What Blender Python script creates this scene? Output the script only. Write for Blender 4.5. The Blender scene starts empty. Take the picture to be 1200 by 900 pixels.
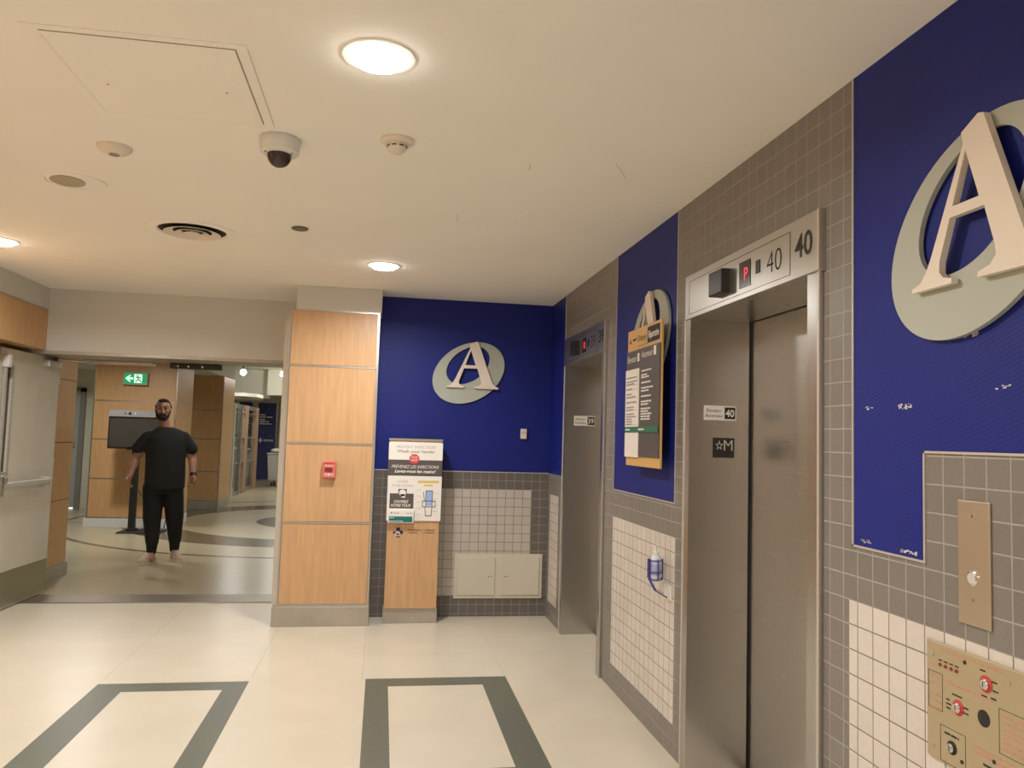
import bpy, bmesh, math, random
from mathutils import Matrix, Vector
random.seed(7)
S = bpy.context.scene
C = S.collection

# ---------------------------------------------------------------- camera, world, exposure
cam_d = bpy.data.cameras.new('camera'); cam = bpy.data.objects.new('camera', cam_d); C.objects.link(cam)
cr = Vector((0.98635069, -0.1620546, 0.02916556)); cu = Vector((-0.03995502, -0.06372366, 0.99716743))
cf = Vector((0.15973704, 0.98472209, 0.06932877))
m = Matrix((cr, cu, -cf)).transposed().to_4x4(); m.translation = Vector((0, 0, 1.45))
cam.matrix_world = m
cam_d.sensor_width = 36; cam_d.lens = 923.8 / 1200 * 36; cam_d.clip_start = .05; cam_d.clip_end = 100
S.camera = cam
w = bpy.data.worlds.new('world'); S.world = w; w.use_nodes = True
w.node_tree.nodes['Background'].inputs[0].default_value = (.9, .8, .65, 1)
w.node_tree.nodes['Background'].inputs[1].default_value = .05
S.view_settings.view_transform = 'Standard'; S.view_settings.look = 'None'
S.view_settings.gamma = 1; S.view_settings.use_curve_mapping = False
S.view_settings.exposure = 0.13
LOBBY_W = 27.0      # watts of one lobby downlight
HALL_W = 20.0
WARM = (1.0, .99, .97)

# ---------------------------------------------------------------- materials
MATS = {}
def mat(name, col, rough=.5, metal=0, bump=0, bscale=200, var=0, vscale=8, emit=None, es=0, spec=.5, alpha=None, trans=0, grain=None, coat=0):
    if name in MATS: return MATS[name]
    M = bpy.data.materials.new(name); M.use_nodes = True; nt = M.node_tree; N = nt.nodes; L = nt.links
    b = N['Principled BSDF']
    b.inputs['Base Color'].default_value = (*col, 1); b.inputs['Roughness'].default_value = rough
    b.inputs['Metallic'].default_value = metal; b.inputs['Specular IOR Level'].default_value = spec
    b.inputs['Transmission Weight'].default_value = trans; b.inputs['Coat Weight'].default_value = coat
    if emit: b.inputs['Emission Color'].default_value = (*emit, 1); b.inputs['Emission Strength'].default_value = es
    if bump or var:
        tc = N.new('ShaderNodeTexCoord'); mp = N.new('ShaderNodeMapping'); L.new(tc.outputs['Object'], mp.inputs[0])
        if grain: mp.inputs['Scale'].default_value = grain
    if var:
        n = N.new('ShaderNodeTexNoise'); n.inputs['Scale'].default_value = vscale; n.inputs['Detail'].default_value = 5
        L.new(mp.outputs[0], n.inputs['Vector'])
        mr = N.new('ShaderNodeMapRange'); mr.inputs[1].default_value = .3; mr.inputs[2].default_value = .7
        mr.inputs[3].default_value = 1 - var; mr.inputs[4].default_value = 1 + var; L.new(n.outputs[0], mr.inputs[0])
        mx = N.new('ShaderNodeMix'); mx.data_type = 'RGBA'; mx.blend_type = 'MULTIPLY'; mx.inputs[0].default_value = 1
        mx.inputs[6].default_value = (*col, 1); L.new(mr.outputs[0], mx.inputs[7]); L.new(mx.outputs[2], b.inputs['Base Color'])
    if bump:
        n2 = N.new('ShaderNodeTexNoise'); n2.inputs['Scale'].default_value = bscale; L.new(mp.outputs[0], n2.inputs['Vector'])
        bp = N.new('ShaderNodeBump'); bp.inputs['Strength'].default_value = bump; bp.inputs['Distance'].default_value = .002
        L.new(n2.outputs[0], bp.inputs['Height']); L.new(bp.outputs[0], b.inputs['Normal'])
    MATS[name] = M; return M

def tile_mat(name, col, grout, rough=.35, axis='y', phase=0.0, zph=0.0, var=.05, gw=.028):
    """square wall tiles on a grid running along x or y and up z"""
    M = bpy.data.materials.new(name); M.use_nodes = True; nt = M.node_tree; N = nt.nodes; L = nt.links; b = N['Principled BSDF']
    g = N.new('ShaderNodeNewGeometry'); sp = N.new('ShaderNodeSeparateXYZ'); L.new(g.outputs['Position'], sp.inputs[0])
    def mth(op, a, bb=None, c=None):
        n = N.new('ShaderNodeMath'); n.operation = op
        for i, v in enumerate((a, bb, c)):
            if v is None: continue
            if isinstance(v, (int, float)): n.inputs[i].default_value = v
            else: L.new(v, n.inputs[i])
        return n.outputs[0]
    P = .0719
    h = mth('DIVIDE', mth('ADD', sp.outputs['Y' if axis == 'y' else 'X'], phase + 7.19), P); v = mth('DIVIDE', mth('ADD', sp.outputs['Z'], .719 + zph), P)
    fh = mth('ABSOLUTE', mth('SUBTRACT', mth('FRACT', h), .5)); fv = mth('ABSOLUTE', mth('SUBTRACT', mth('FRACT', v), .5))
    edge = mth('MAXIMUM', fh, fv)
    mr = N.new('ShaderNodeMapRange'); mr.interpolation_type = 'SMOOTHSTEP'; mr.inputs[1].default_value = .5 - gw - .012; mr.inputs[2].default_value = .5 - gw + .008
    L.new(edge, mr.inputs[0])
    cv = N.new('ShaderNodeCombineXYZ'); L.new(mth('FLOOR', h), cv.inputs[0]); L.new(mth('FLOOR', v), cv.inputs[1])
    wn = N.new('ShaderNodeTexWhiteNoise'); L.new(cv.outputs[0], wn.inputs['Vector'])
    k = mth('ADD', mth('MULTIPLY', wn.outputs['Value'], 2 * var), 1 - var)
    ns = N.new('ShaderNodeTexNoise'); ns.inputs['Scale'].default_value = 90; L.new(g.outputs['Position'], ns.inputs['Vector'])
    k = mth('MULTIPLY', k, mth('ADD', mth('MULTIPLY', ns.outputs[0], .16), .92))
    mc = N.new('ShaderNodeMix'); mc.data_type = 'RGBA'; mc.blend_type = 'MULTIPLY'; mc.inputs[0].default_value = 1; mc.inputs[6].default_value = (*col, 1)
    L.new(k, mc.inputs[7])
    mx = N.new('ShaderNodeMix'); mx.data_type = 'RGBA'; L.new(mr.outputs[0], mx.inputs[0]); L.new(mc.outputs[2], mx.inputs[6]); mx.inputs[7].default_value = (*grout, 1)
    L.new(mx.outputs[2], b.inputs['Base Color'])
    L.new(mth('ADD', mth('MULTIPLY', mr.outputs[0], .4), rough), b.inputs['Roughness'])
    bp = N.new('ShaderNodeBump'); bp.invert = True; bp.inputs['Strength'].default_value = .6; bp.inputs['Distance'].default_value = .003
    L.new(mr.outputs[0], bp.inputs['Height']); L.new(bp.outputs[0], b.inputs['Normal'])
    return M

def vinyl_mat(name, col):
    M = mat(name, col, .5, bump=0, spec=.3)
    nt = M.node_tree; N = nt.nodes; L = nt.links; b = N['Principled BSDF']
    g = N.new('ShaderNodeNewGeometry'); mp = N.new('ShaderNodeMapping'); mp.inputs['Scale'].default_value = (1, 1, 1.6)
    mp.inputs['Rotation'].default_value = (.5, .5, 0)
    L.new(g.outputs['Position'], mp.inputs[0])
    v = N.new('ShaderNodeTexVoronoi'); v.inputs['Scale'].default_value = 130; v.inputs['Randomness'].default_value = .25; L.new(mp.outputs[0], v.inputs['Vector'])
    bp = N.new('ShaderNodeBump'); bp.inputs['Strength'].default_value = .45; bp.inputs['Distance'].default_value = .002
    L.new(v.outputs['Distance'], bp.inputs['Height']); L.new(bp.outputs[0], b.inputs['Normal'])
    n = N.new('ShaderNodeTexNoise'); n.inputs['Scale'].default_value = 2.5; L.new(g.outputs['Position'], n.inputs['Vector'])
    mr = N.new('ShaderNodeMapRange'); mr.inputs[3].default_value = .85; mr.inputs[4].default_value = 1.15; L.new(n.outputs[0], mr.inputs[0])
    mx = N.new('ShaderNodeMix'); mx.data_type = 'RGBA'; mx.blend_type = 'MULTIPLY'; mx.inputs[0].default_value = 1; mx.inputs[6].default_value = (*col, 1)
    L.new(mr.outputs[0], mx.inputs[7]); L.new(mx.outputs[2], b.inputs['Base Color'])
    return M

def wood_mat(name, col, scale=(9, 9, .7)):
    M = mat(name, col, .38, var=.09, vscale=6, grain=scale, bump=.04, bscale=60)
    return M

def steel_mat(name, col, rough=.3, brush=(2, 2, 160)):
    M = bpy.data.materials.new(name); M.use_nodes = True; nt = M.node_tree; N = nt.nodes; L = nt.links; b = N['Principled BSDF']
    b.inputs['Metallic'].default_value = 1; b.inputs['Base Color'].default_value = (*col, 1)
    g = N.new('ShaderNodeNewGeometry'); mp = N.new('ShaderNodeMapping'); mp.inputs['Scale'].default_value = brush; L.new(g.outputs['Position'], mp.inputs[0])
    n = N.new('ShaderNodeTexNoise'); n.inputs['Scale'].default_value = 4; n.inputs['Detail'].default_value = 6; L.new(mp.outputs[0], n.inputs['Vector'])
    mr = N.new('ShaderNodeMapRange'); mr.inputs[3].default_value = rough - .05; mr.inputs[4].default_value = rough + .12; L.new(n.outputs[0], mr.inputs[0])
    L.new(mr.outputs[0], b.inputs['Roughness'])
    n2 = N.new('ShaderNodeTexNoise'); n2.inputs['Scale'].default_value = 1.7; n2.inputs['Detail'].default_value = 3; L.new(g.outputs['Position'], n2.inputs['Vector'])
    bp = N.new('ShaderNodeBump'); bp.inputs['Strength'].default_value = .06; bp.inputs['Distance'].default_value = .05; L.new(n2.outputs[0], bp.inputs['Height'])
    bp2 = N.new('ShaderNodeBump'); bp2.inputs['Strength'].default_value = .05; bp2.inputs['Distance'].default_value = .002; L.new(n.outputs[0], bp2.inputs['Height'])
    L.new(bp.outputs[0], bp2.inputs['Normal']); L.new(bp2.outputs[0], b.inputs['Normal'])
    return M

CEIL = mat('ceiling_paint', (.86, .835, .775), .9, bump=.15, bscale=40, var=.02, vscale=2)
GREYW = mat('grey_wall_paint', (.60, .585, .535), .85, bump=.1, bscale=60)
WHITEW = mat('hall_wall_paint', (.62, .60, .49), .85, bump=.1, bscale=60)
FLOORM = mat('floor_vinyl', (.60, .54, .43), .32, var=.035, vscale=3, spec=.4)
HALLF = mat('hall_terrazzo', (.40, .345, .22), .28, var=.06, vscale=14)
INLAY = mat('green_grey_inlay', (.115, .12, .09), .38, var=.25, vscale=160)
INLAY2 = mat('brown_grey_inlay', (.13, .105, .07), .22, var=.12, vscale=60)
JOINT = mat('floor_joint', (.50, .42, .31), .5)
BLUE = vinyl_mat('blue_wallcovering', (.0065, .0145, .175))
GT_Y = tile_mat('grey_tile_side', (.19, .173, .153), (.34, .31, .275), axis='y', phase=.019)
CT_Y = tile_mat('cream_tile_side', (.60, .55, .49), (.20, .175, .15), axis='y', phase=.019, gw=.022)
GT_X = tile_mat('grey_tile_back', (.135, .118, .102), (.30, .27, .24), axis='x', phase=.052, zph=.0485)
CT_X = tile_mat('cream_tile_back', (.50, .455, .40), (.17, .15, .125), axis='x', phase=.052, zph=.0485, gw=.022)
WOOD = wood_mat('maple_veneer', (.55, .33, .165))
WOODD = wood_mat('maple_veneer_hall', (.56, .325, .145))
STEEL = steel_mat('brushed_stainless', (.53, .515, .49), .27)
STEELH = steel_mat('brushed_stainless_header', (.57, .55, .51), .30, (160, 2, 160))
ALU = mat('satin_aluminium', (.50, .47, .43), .38, 1)
ALUL = mat('pale_aluminium_trim', (.62, .58, .53), .45, .6)
BRONZE = steel_mat('worn_threshold_metal', (.30, .25, .20), .35, (2, 120, 2))
BASEM = mat('grey_baseboard', (.40, .36, .30), .4, .35, var=.1, vscale=6)
DOORP = mat('door_paint', (.58, .53, .43), .5, var=.04, vscale=4)
KICK = steel_mat('kick_plate', (.42, .39, .29), .38)
OFFW = mat('logo_cream', (.72, .64, .54), .55)
RINGG = mat('logo_sage_grey', (.40, .42, .36), .5)
BLACK = mat('black_plastic', (.012, .011, .010), .35)
BLACKM = mat('matte_black', (.015, .014, .013), .7)
DARKGREY = mat('dark_grey_print', (.085, .075, .07), .5)
WHITEP = mat('white_plastic', (.70, .68, .64), .4)
WHITEPR = mat('white_print', (.78, .74, .69), .5)
GREYTXT = mat('grey_print', (.25, .23, .21), .5)
RED = mat('red_paint', (.52, .045, .04), .4)
PINK = mat('faded_red_print', (.50, .25, .17), .5)
GREENP = mat('green_band_print', (.03, .15, .09), .5)
TEAL = mat('teal_print', (.01, .15, .15), .5)
NAVY = mat('navy_print', (.012, .014, .06), .5)
AMBER = mat('amber_wood_print', (.62, .38, .13), .45)
BEIGE = mat('cabinet_beige_paint', (.60, .56, .46), .45)
BRASSY = steel_mat('bronze_tinted_plate', (.62, .55, .45), .36)
PANELM = mat('fire_panel_plate', (.42, .345, .21), .42, .25, bump=.05, bscale=300)
CHROME = mat('chrome', (.7, .68, .66), .15, 1)
GLASS = mat('clear_glass', (.92, .96, .93), .02, trans=1.0); GLASS.node_tree.nodes['Principled BSDF'].inputs['IOR'].default_value = 1.18
LENS = mat('lamp_lens', (1, 1, 1), .5, emit=(1, .95, .88), es=22)
SKIN = mat('skin', (.42, .21, .13), .5, var=.06, vscale=20)
HAIR = mat('dark_hair', (.022, .014, .010), .75, bump=.6, bscale=120)
SHIRT = mat('black_cotton', (.016, .016, .015), .85, bump=.2, bscale=80)
PANTS = mat('black_trousers', (.007, .007, .007), .85, bump=.2, bscale=60)
SHOE = mat('pinkish_beige_shoe', (.52, .38, .30), .7)
SCREEN = mat('dark_screen', (.045, .038, .030), .22)
LEAF = mat('leaf_green', (.13, .27, .04), .5, var=.4, vscale=9)
LEAFD = mat('leaf_dark', (.06, .11, .025), .5, var=.4, vscale=9)
BARK = mat('stem_brown', (.10, .06, .03), .8)
LINEN = mat('white_linen', (.75, .74, .70), .9, bump=.6, bscale=12)
CARTM = mat('cart_grey', (.44, .43, .37), .6)
BOTTLE = mat('bottle_plastic', (.62, .66, .76), .2, spec=.6)
BLUEW = mat('blue_coated_wire', (.03, .03, .22), .35)
GREYSM = mat('kiosk_grey', (.22, .21, .20), .45)

# ---------------------------------------------------------------- geometry helpers
class Fr:
    """a wall frame: u to the right, v up, w out of the wall"""
    def __init__(s, o, u, v, w): s.M = Matrix((Vector(u), Vector(v), Vector(w))).transposed().to_4x4(); s.M.translation = Vector(o)
    def p(s, u, v, w=0): return s.M @ Vector((u, v, w))
XW, YB, CH = 1.385, 6.487, 2.5836
WORLD = Fr((0, 0, 0), (1, 0, 0), (0, 1, 0), (0, 0, 1))
RW = Fr((XW, 0, 0), (0, -1, 0), (0, 0, 1), (-1, 0, 0))          # right wall, u = -y
BW = Fr((0, YB, 0), (1, 0, 0), (0, 0, 1), (0, -1, 0))           # back wall, u = x
CE = Fr((0, 0, CH), (1, 0, 0), (0, -1, 0), (0, 0, -1))          # ceiling, v = -y, w down
def faceY(y): return Fr((0, y, 0), (1, 0, 0), (0, 0, 1), (0, -1, 0))
def faceX(x): return Fr((x, 0, 0), (0, 1, 0), (0, 0, 1), (1, 0, 0))   # faces +x, u = y
_font = None
class G:
    def __init__(s, fr=WORLD): s.b = bmesh.new(); s.f = fr; s.mi = 0; s.mats = []
    def m(s, material):
        if material not in s.mats: s.mats.append(material)
        s.mi = s.mats.index(material); return s
    def _add(s, verts, faces, local=True):
        vs = [s.b.verts.new(s.f.M @ Vector(v) if local else v) for v in verts]
        out = []
        for f in faces:
            try: fa = s.b.faces.new([vs[i] for i in f]); fa.material_index = s.mi; out.append(fa)
            except ValueError: pass
        return vs, out
    def box(s, a0, a1, b0, b1, c0, c1, bev=0):
        a0, a1 = sorted((a0, a1)); b0, b1 = sorted((b0, b1)); c0, c1 = sorted((c0, c1))
        V = [(x, y, z) for x in (a0, a1) for y in (b0, b1) for z in (c0, c1)]
        F = [(0, 1, 3, 2), (4, 6, 7, 5), (0, 4, 5, 1), (2, 3, 7, 6), (0, 2, 6, 4), (1, 5, 7, 3)]
        vs, fs = s._add(V, F)
        if bev:
            es = list({e for f in fs for e in f.edges})
            bmesh.ops.bevel(s.b, geom=es, offset=bev, segments=2, affect='EDGES', profile=.5, material=-1)
        return s
    def poly(s, pts, w0, w1, holes=()):
        """extruded outline in u,v, with optional holes bridged by triangulation"""
        if not holes:
            n = len(pts)
            V = [(x, y, w0) for x, y in pts] + [(x, y, w1) for x, y in pts]
            s._add(V, [tuple(range(n, 2 * n)), tuple(range(n - 1, -1, -1))] + [(i, (i + 1) % n, n + (i + 1) % n, n + i) for i in range(n)])
            return s
        cu_ = bpy.data.curves.new('t', 'CURVE'); cu_.dimensions = '2D'; cu_.fill_mode = 'BOTH'; cu_.extrude = abs(w1 - w0) / 2
        for L_ in [pts] + list(holes):
            sp = cu_.splines.new('POLY'); sp.points.add(len(L_) - 1); sp.use_cyclic_u = True
            for i, (x, y) in enumerate(L_): sp.points[i].co = (x, y, 0, 1)
        s._curve(cu_, Matrix.Translation((0, 0, (w0 + w1) / 2))); return s
    def _curve(s, cu_, local):
        o = bpy.data.objects.new('t', cu_); C.objects.link(o)
        bpy.context.view_layer.update()
        me = bpy.data.meshes.new_from_object(o.evaluated_get(bpy.context.evaluated_depsgraph_get()))
        M = s.f.M @ local
        vs = [s.b.verts.new(M @ v.co) for v in me.vertices]
        for p in me.polygons:
            try: fa = s.b.faces.new([vs[i] for i in p.vertices]); fa.material_index = s.mi
            except ValueError: pass
        bpy.data.objects.remove(o); bpy.data.meshes.remove(me); bpy.data.curves.remove(cu_)
    def text(s, t, u, v, h, w, ext=.0006, width=None, align='LEFT', off=0.0, shear=0):
        """text with cap height h, baseline at (u,v), lying on depth w"""
        cu_ = bpy.data.curves.new('t', 'FONT'); cu_.body = t; cu_.size = 1; cu_.extrude = 0; cu_.offset = off; cu_.shear = shear
        cu_.resolution_u = 3; cu_.align_x = 'LEFT'
        o = bpy.data.objects.new('t', cu_); C.objects.link(o); bpy.context.view_layer.update()
        me = bpy.data.meshes.new_from_object(o.evaluated_get(bpy.context.evaluated_depsgraph_get()))
        xs = [q.co.x for q in me.vertices] or [0, 1]
        x0, x1 = min(xs), max(xs)
        sc = h / .69; sx = sc if width is None else width / (x1 - x0)
        W_ = (x1 - x0) * sx; du = {'LEFT': 0, 'CENTER': -W_ / 2, 'RIGHT': -W_}[align]
        vs = [s.b.verts.new(s.f.p(u + du + (q.co.x - x0) * sx, v + q.co.y * sc, w + ext)) for q in me.vertices]
        for p in me.polygons:
            try: fa = s.b.faces.new([vs[i] for i in p.vertices]); fa.material_index = s.mi
            except ValueError: pass
        bpy.data.objects.remove(o); bpy.data.meshes.remove(me); bpy.data.curves.remove(cu_); return s
    def words(s, u0, u1, v, h, w, fill=1.0):
        """a printed line too small to read: word-length dashes"""
        u = u0; end = u0 + (u1 - u0) * fill
        while u < end - h * .5:
            L_ = min(random.uniform(2.0, 5.5) * h, end - u)
            s.box(u, u + L_, v, v + h * .8, w, w + .0008); u += L_ + h * .7
        return s
    def cyl(s, c, r, w0, w1, n=32, r2=None):
        """cylinder about w at c=(u,v)"""
        r2 = r if r2 is None else r2
        V = [(c[0] + r * math.cos(2 * math.pi * i / n), c[1] + r * math.sin(2 * math.pi * i / n), w0) for i in range(n)]
        V += [(c[0] + r2 * math.cos(2 * math.pi * i / n), c[1] + r2 * math.sin(2 * math.pi * i / n), w1) for i in range(n)]
        s._add(V, [tuple(range(n - 1, -1, -1)), tuple(range(n, 2 * n))] + [(i, (i + 1) % n, n + (i + 1) % n, n + i) for i in range(n)]); return s
    def lathe(s, c, prof, n=40, closed=False):
        """profile [(r, w)] spun about w"""
        V = []; F = []
        for r, w_ in prof:
            for i in range(n): a = 2 * math.pi * i / n; V.append((c[0] + r * math.cos(a), c[1] + r * math.sin(a), w_))
        k = len(prof)
        for j in range(k - 1 + (1 if closed else 0)):
            for i in range(n):
                a, b_ = j * n + i, j * n + (i + 1) % n; c_, d = ((j + 1) % k) * n + (i + 1) % n, ((j + 1) % k) * n + i
                F.append((a, b_, c_, d))
        if not closed: F += [tuple(range(n - 1, -1, -1)), tuple(range((k - 1) * n, k * n))]
        vs, fs = s._add(V, F)
        bmesh.ops.remove_doubles(s.b, verts=[v for v in vs if v.is_valid], dist=1e-6); return s
    def tube(s, pts, r, n=8, caps=True):
        """tube through local points, r a number or a list"""
        P = [Vector(p) for p in pts]; R = r if isinstance(r, (list, tuple)) else [r] * len(P)
        V = []; up = None
        for i, p in enumerate(P):
            d = (P[min(i + 1, len(P) - 1)] - P[max(i - 1, 0)]).normalized()
            if up is None: up = Vector((0, 0, 1)) if abs(d.z) < .9 else Vector((1, 0, 0))
            a = d.cross(up).normalized(); b_ = a.cross(d).normalized(); up = b_
            for k in range(n):
                t = 2 * math.pi * k / n; V.append(p + (a * math.cos(t) + b_ * math.sin(t)) * R[i])
        F = [(i * n + k, i * n + (k + 1) % n, (i + 1) * n + (k + 1) % n, (i + 1) * n + k) for i in range(len(P) - 1) for k in range(n)]
        if caps: F += [tuple(range(n - 1, -1, -1)), tuple(range((len(P) - 1) * n, len(P) * n))]
        s._add(V, F); return s
    def rings(s, L_, n=28):
        """loft of elliptical rings (z, cx, cy, rx, ry) in local x,y,z"""
        V = [(cx + rx * math.cos(2 * math.pi * i / n), cy + ry * math.sin(2 * math.pi * i / n), z) for z, cx, cy, rx, ry in L_ for i in range(n)]
        F = [(j * n + i, j * n + (i + 1) % n, (j + 1) * n + (i + 1) % n, (j + 1) * n + i) for j in range(len(L_) - 1) for i in range(n)]
        F += [tuple(range(n - 1, -1, -1)), tuple(range((len(L_) - 1) * n, len(L_) * n))]
        s._add(V, F); return s
    def ball(s, c, r, seg=20, rng=12):
        r = (r, r, r) if isinstance(r, (int, float)) else r
        V = [(c[0], c[1], c[2] - r[2])]; F = []
        for j in range(1, rng):
            t = math.pi * j / rng
            for i in range(seg):
                a = 2 * math.pi * i / seg; V.append((c[0] + r[0] * math.sin(t) * math.cos(a), c[1] + r[1] * math.sin(t) * math.sin(a), c[2] - r[2] * math.cos(t)))
        V.append((c[0], c[1], c[2] + r[2])); last = len(V) - 1
        for i in range(seg): F.append((0, 1 + (i + 1) % seg, 1 + i)); F.append((last, 1 + (rng - 2) * seg + i, 1 + (rng - 2) * seg + (i + 1) % seg))
        for j in range(rng - 2):
            for i in range(seg): a = 1 + j * seg; F.append((a + i, a + (i + 1) % seg, a + seg + (i + 1) % seg, a + seg + i))
        s._add(V, F); return s
    def cap(s, a, b_, ra, rb, n=14):
        """tapered limb segment with round ends"""
        A, B = Vector(a), Vector(b_); d = (B - A); L_ = d.length; d.normalize()
        pts = []; R = []
        for k in range(5):
            t = math.pi / 2 * (1 - k / 4); pts.append(A - d * ra * math.sin(t)); R.append(max(ra * math.cos(t), 1e-4))
        for k in range(1, 4): pts.append(A + d * L_ * k / 4); R.append(ra + (rb - ra) * k / 4)
        for k in range(5):
            t = math.pi / 2 * k / 4; pts.append(B + d * rb * math.sin(t)); R.append(max(rb * math.cos(t), 1e-4))
        s.tube(pts, R, n); return s
    def out(s, name, parent=None, smooth=False, fixn=True):
        if fixn: bmesh.ops.recalc_face_normals(s.b, faces=s.b.faces)
        me = bpy.data.meshes.new(name)
        if parent is not None:
            bmesh.ops.transform(s.b, matrix=parent['_w'].inverted() if False else Matrix.Translation(-wloc(parent)), verts=s.b.verts)
        s.b.to_mesh(me); s.b.free()
        for mm in s.mats: me.materials.append(mm)
        if smooth:
            for p in me.polygons: p.use_smooth = True
            try: me.set_sharp_from_angle(angle=math.radians(40))
            except Exception: pass
        o = bpy.data.objects.new(name, me); C.objects.link(o)
        if parent is not None: o.parent = parent
        return o
WL = {}
def wloc(o):
    v = Vector(o.location)
    while o.parent: o = o.parent; v += o.location
    return v
def thing(name, label, cat, loc, group=None):
    o = bpy.data.objects.new(name, None); C.objects.link(o); o.location = loc; o.empty_display_size = .1
    o['label'] = label; o['category'] = cat
    if group: o['group'] = group
    return o
def tag(o, label, cat, group=None):
    o['label'] = label; o['category'] = cat
    if group: o['group'] = group
    return o
def struct(o): o['kind'] = 'structure'; return o
def grid(g, rects, w0, w1, default):
    """rects: (u0,u1,v0,v1,material or None for a hole); later ones win"""
    us = sorted({round(x, 4) for r in rects for x in r[:2]}); vs = sorted({round(x, 4) for r in rects for x in r[2:4]})
    for i in range(len(us) - 1):
        for j in range(len(vs) - 1):
            cu_, cv = (us[i] + us[i + 1]) / 2, (vs[j] + vs[j + 1]) / 2; mm = default
            hit = False
            for r in rects:
                if r[0] < cu_ < r[1] and r[2] < cv < r[3]: mm = r[4]; hit = True
            if hit and mm is not None: g.m(mm).box(us[i], us[i + 1], vs[j], vs[j + 1], w0, w1)

# ---------------------------------------------------------------- room shell
YBACK, XL = -4.6, -2.767
g = G(); g.m(FLOORM).box(-3.1, XW + 1.0, YBACK, 7.07, -.1, 0)
g.m(HALLF).box(-8, 1.2, 7.07, 26, -.1, 0)
# inlaid rectangles in the lobby floor
for (x0, x1, ix0, ix1) in ((-1.527, -.706, -1.362, -.828), (-.04, .80, .09, .642)):
    y0, y1, iy0, iy1 = 3.40, 4.87, 3.545, 4.72
    g.m(INLAY)
    g.box(x0, x1, iy1, y1, 0, .0006); g.box(x0, x1, y0, iy0, 0, .0006); g.box(x0, ix0, iy0, iy1, 0, .0006); g.box(ix1, x1, iy0, iy1, 0, .0006)
g.m(JOINT)
for a in ((-.062, -.058, 4.87, 6.2, ), (-1.53, -1.526, 4.95, 7.0), (-.706, -.702, 4.95, 7.0), (-2.7, -.9, 6.497, 6.5), (-.05, 1.38, 5.398, 5.401), (.80, .803, 3.4, 6.48)):
    g.box(*a, 0, .0003)
def ringsec(g, c, r0, r1, z, n=120):
    V = []; 
    for i in range(n):
        a = 2 * math.pi * i / n
        V += [(c[0] + r0 * math.cos(a), c[1] + r0 * math.sin(a), z), (c[0] + r1 * math.cos(a), c[1] + r1 * math.sin(a), z)]
    g._add(V, [(2 * i, 2 * i + 1, (2 * i + 3) % (2 * n), (2 * i + 2) % (2 * n)) for i in range(n)])
g.m(INLAY2); cc = (-.8, 13.43)
ringsec(g, cc, 3.90, 3.985, .0006); ringsec(g, cc, 2.36, 3.10, .0006); ringsec(g, cc, .01, 1.15, .0006)
g.box(-6, -4.1, 12.9, 12.96, 0, .0006)
struct(g.out('floor', fixn=False))

g = G(); g.m(CEIL).box(-3.1, XW + .4, YBACK, 7.3, CH, CH + .1)
struct(g.out('ceiling'))
# elevator openings in right-wall coordinates (u = -y)
E40 = (-3.46, -2.32, 2.02); E39 = (-5.93, -4.80, 2.02)
FRW = .075
g = G(RW)
R_ = [(-6.60, 2.6, 0, CH, GT_Y),
      (-6.60, -5.98, 1.17, CH, BLUE), (-6.41, -6.09, .1438, 1.0066, CT_Y),
      (E39[0] + .03, E39[1] - .03, 0, E39[2] + .02, None),
      (-4.605, -3.60, 1.168, CH, BLUE), (-4.61, -3.59, .1438, 1.0066, CT_Y),
      (E40[0] + .03, E40[1] - .03, 0, E40[2] + .02, None),
      (-2.157, 2.6, 1.447, CH, BLUE), (-2.157, -1.845, 1.168, 1.447, BLUE), (-2.18, 2.6, .1438, 1.0066, CT_Y)]
grid(g, R_, -.10, 0, GT_Y)
struct(g.out('wall_right'))
g = G(RW); g.m(ALUL)
for a in ((-5.984, -5.978, 1.165, CH), (-6.487, -5.978, 1.165, 1.171), (-4.611, -4.604, 1.163, CH), (-4.611, -3.597, 1.163, 1.169), (-3.603, -3.597, 1.169, CH),
          (-2.160, -2.153, 1.163, CH), (-2.16, -1.842, 1.163, 1.169), (-1.848, -1.842, 1.169, 1.45), (-1.848, 1.5, 1.444, 1.45)):
    g.box(*a, 0, .004)
struct(g.out('trim_1'))
g = G(BW)
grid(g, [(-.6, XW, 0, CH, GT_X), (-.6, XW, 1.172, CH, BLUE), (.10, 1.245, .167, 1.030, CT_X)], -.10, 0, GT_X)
struct(g.out('wall_back'))
g = G(BW); g.m(ALUL).box(-.06, XW - .004, 1.167, 1.174, 0, .004); struct(g.out('trim_2'))
g = G(); g.m(GREYW).box(-.70, -.60, 6.5, 7.6, 0, CH); struct(g.out('wall_passage'))
# header over the opening
g = G(); g.m(GREYW).box(-3.1, -.70, 7.01, 7.5, 2.065, CH); g.m(BASEM).box(-3.0, -.735, 7.005, 7.505, 2.04, 2.066)
struct(g.out('wall_header'))
# left wall: upper part over the door pocket, plain wall nearer
g = G(); g.m(GREYW).box(-3.2, XL, YBACK, 7.01, 2.405, CH)
g.m(WOODD).box(-3.2, XL, YBACK, 7.01, 2.07, 2.395); g.box(-3.2, XL, YBACK, 6.2, 0.12, 2.07)
g.box(-3.2, -2.98, 6.2, 7.5, .12, 2.07)
g.m(ALU).box(-3.2, XL + .002, YBACK, 7.01, 2.395, 2.405)
g.m(BASEM).box(-3.2, XL + .01, YBACK, 6.2, 0, .12); g.box(-3.2, -2.97, 6.2, 7.5, 0, .12)
struct(g.out('wall_left'))
g = G(); g.m(GREYW).box(-3.2, XW + 1, YBACK - .1, YBACK, 0, CH); struct(g.out('wall_front'))
# lobby threshold strip
g = G(); g.m(BRONZE).box(-2.98, -.74, 7.06, 7.39, 0, .007, bev=.002); struct(g.out('trim_3'))

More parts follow.
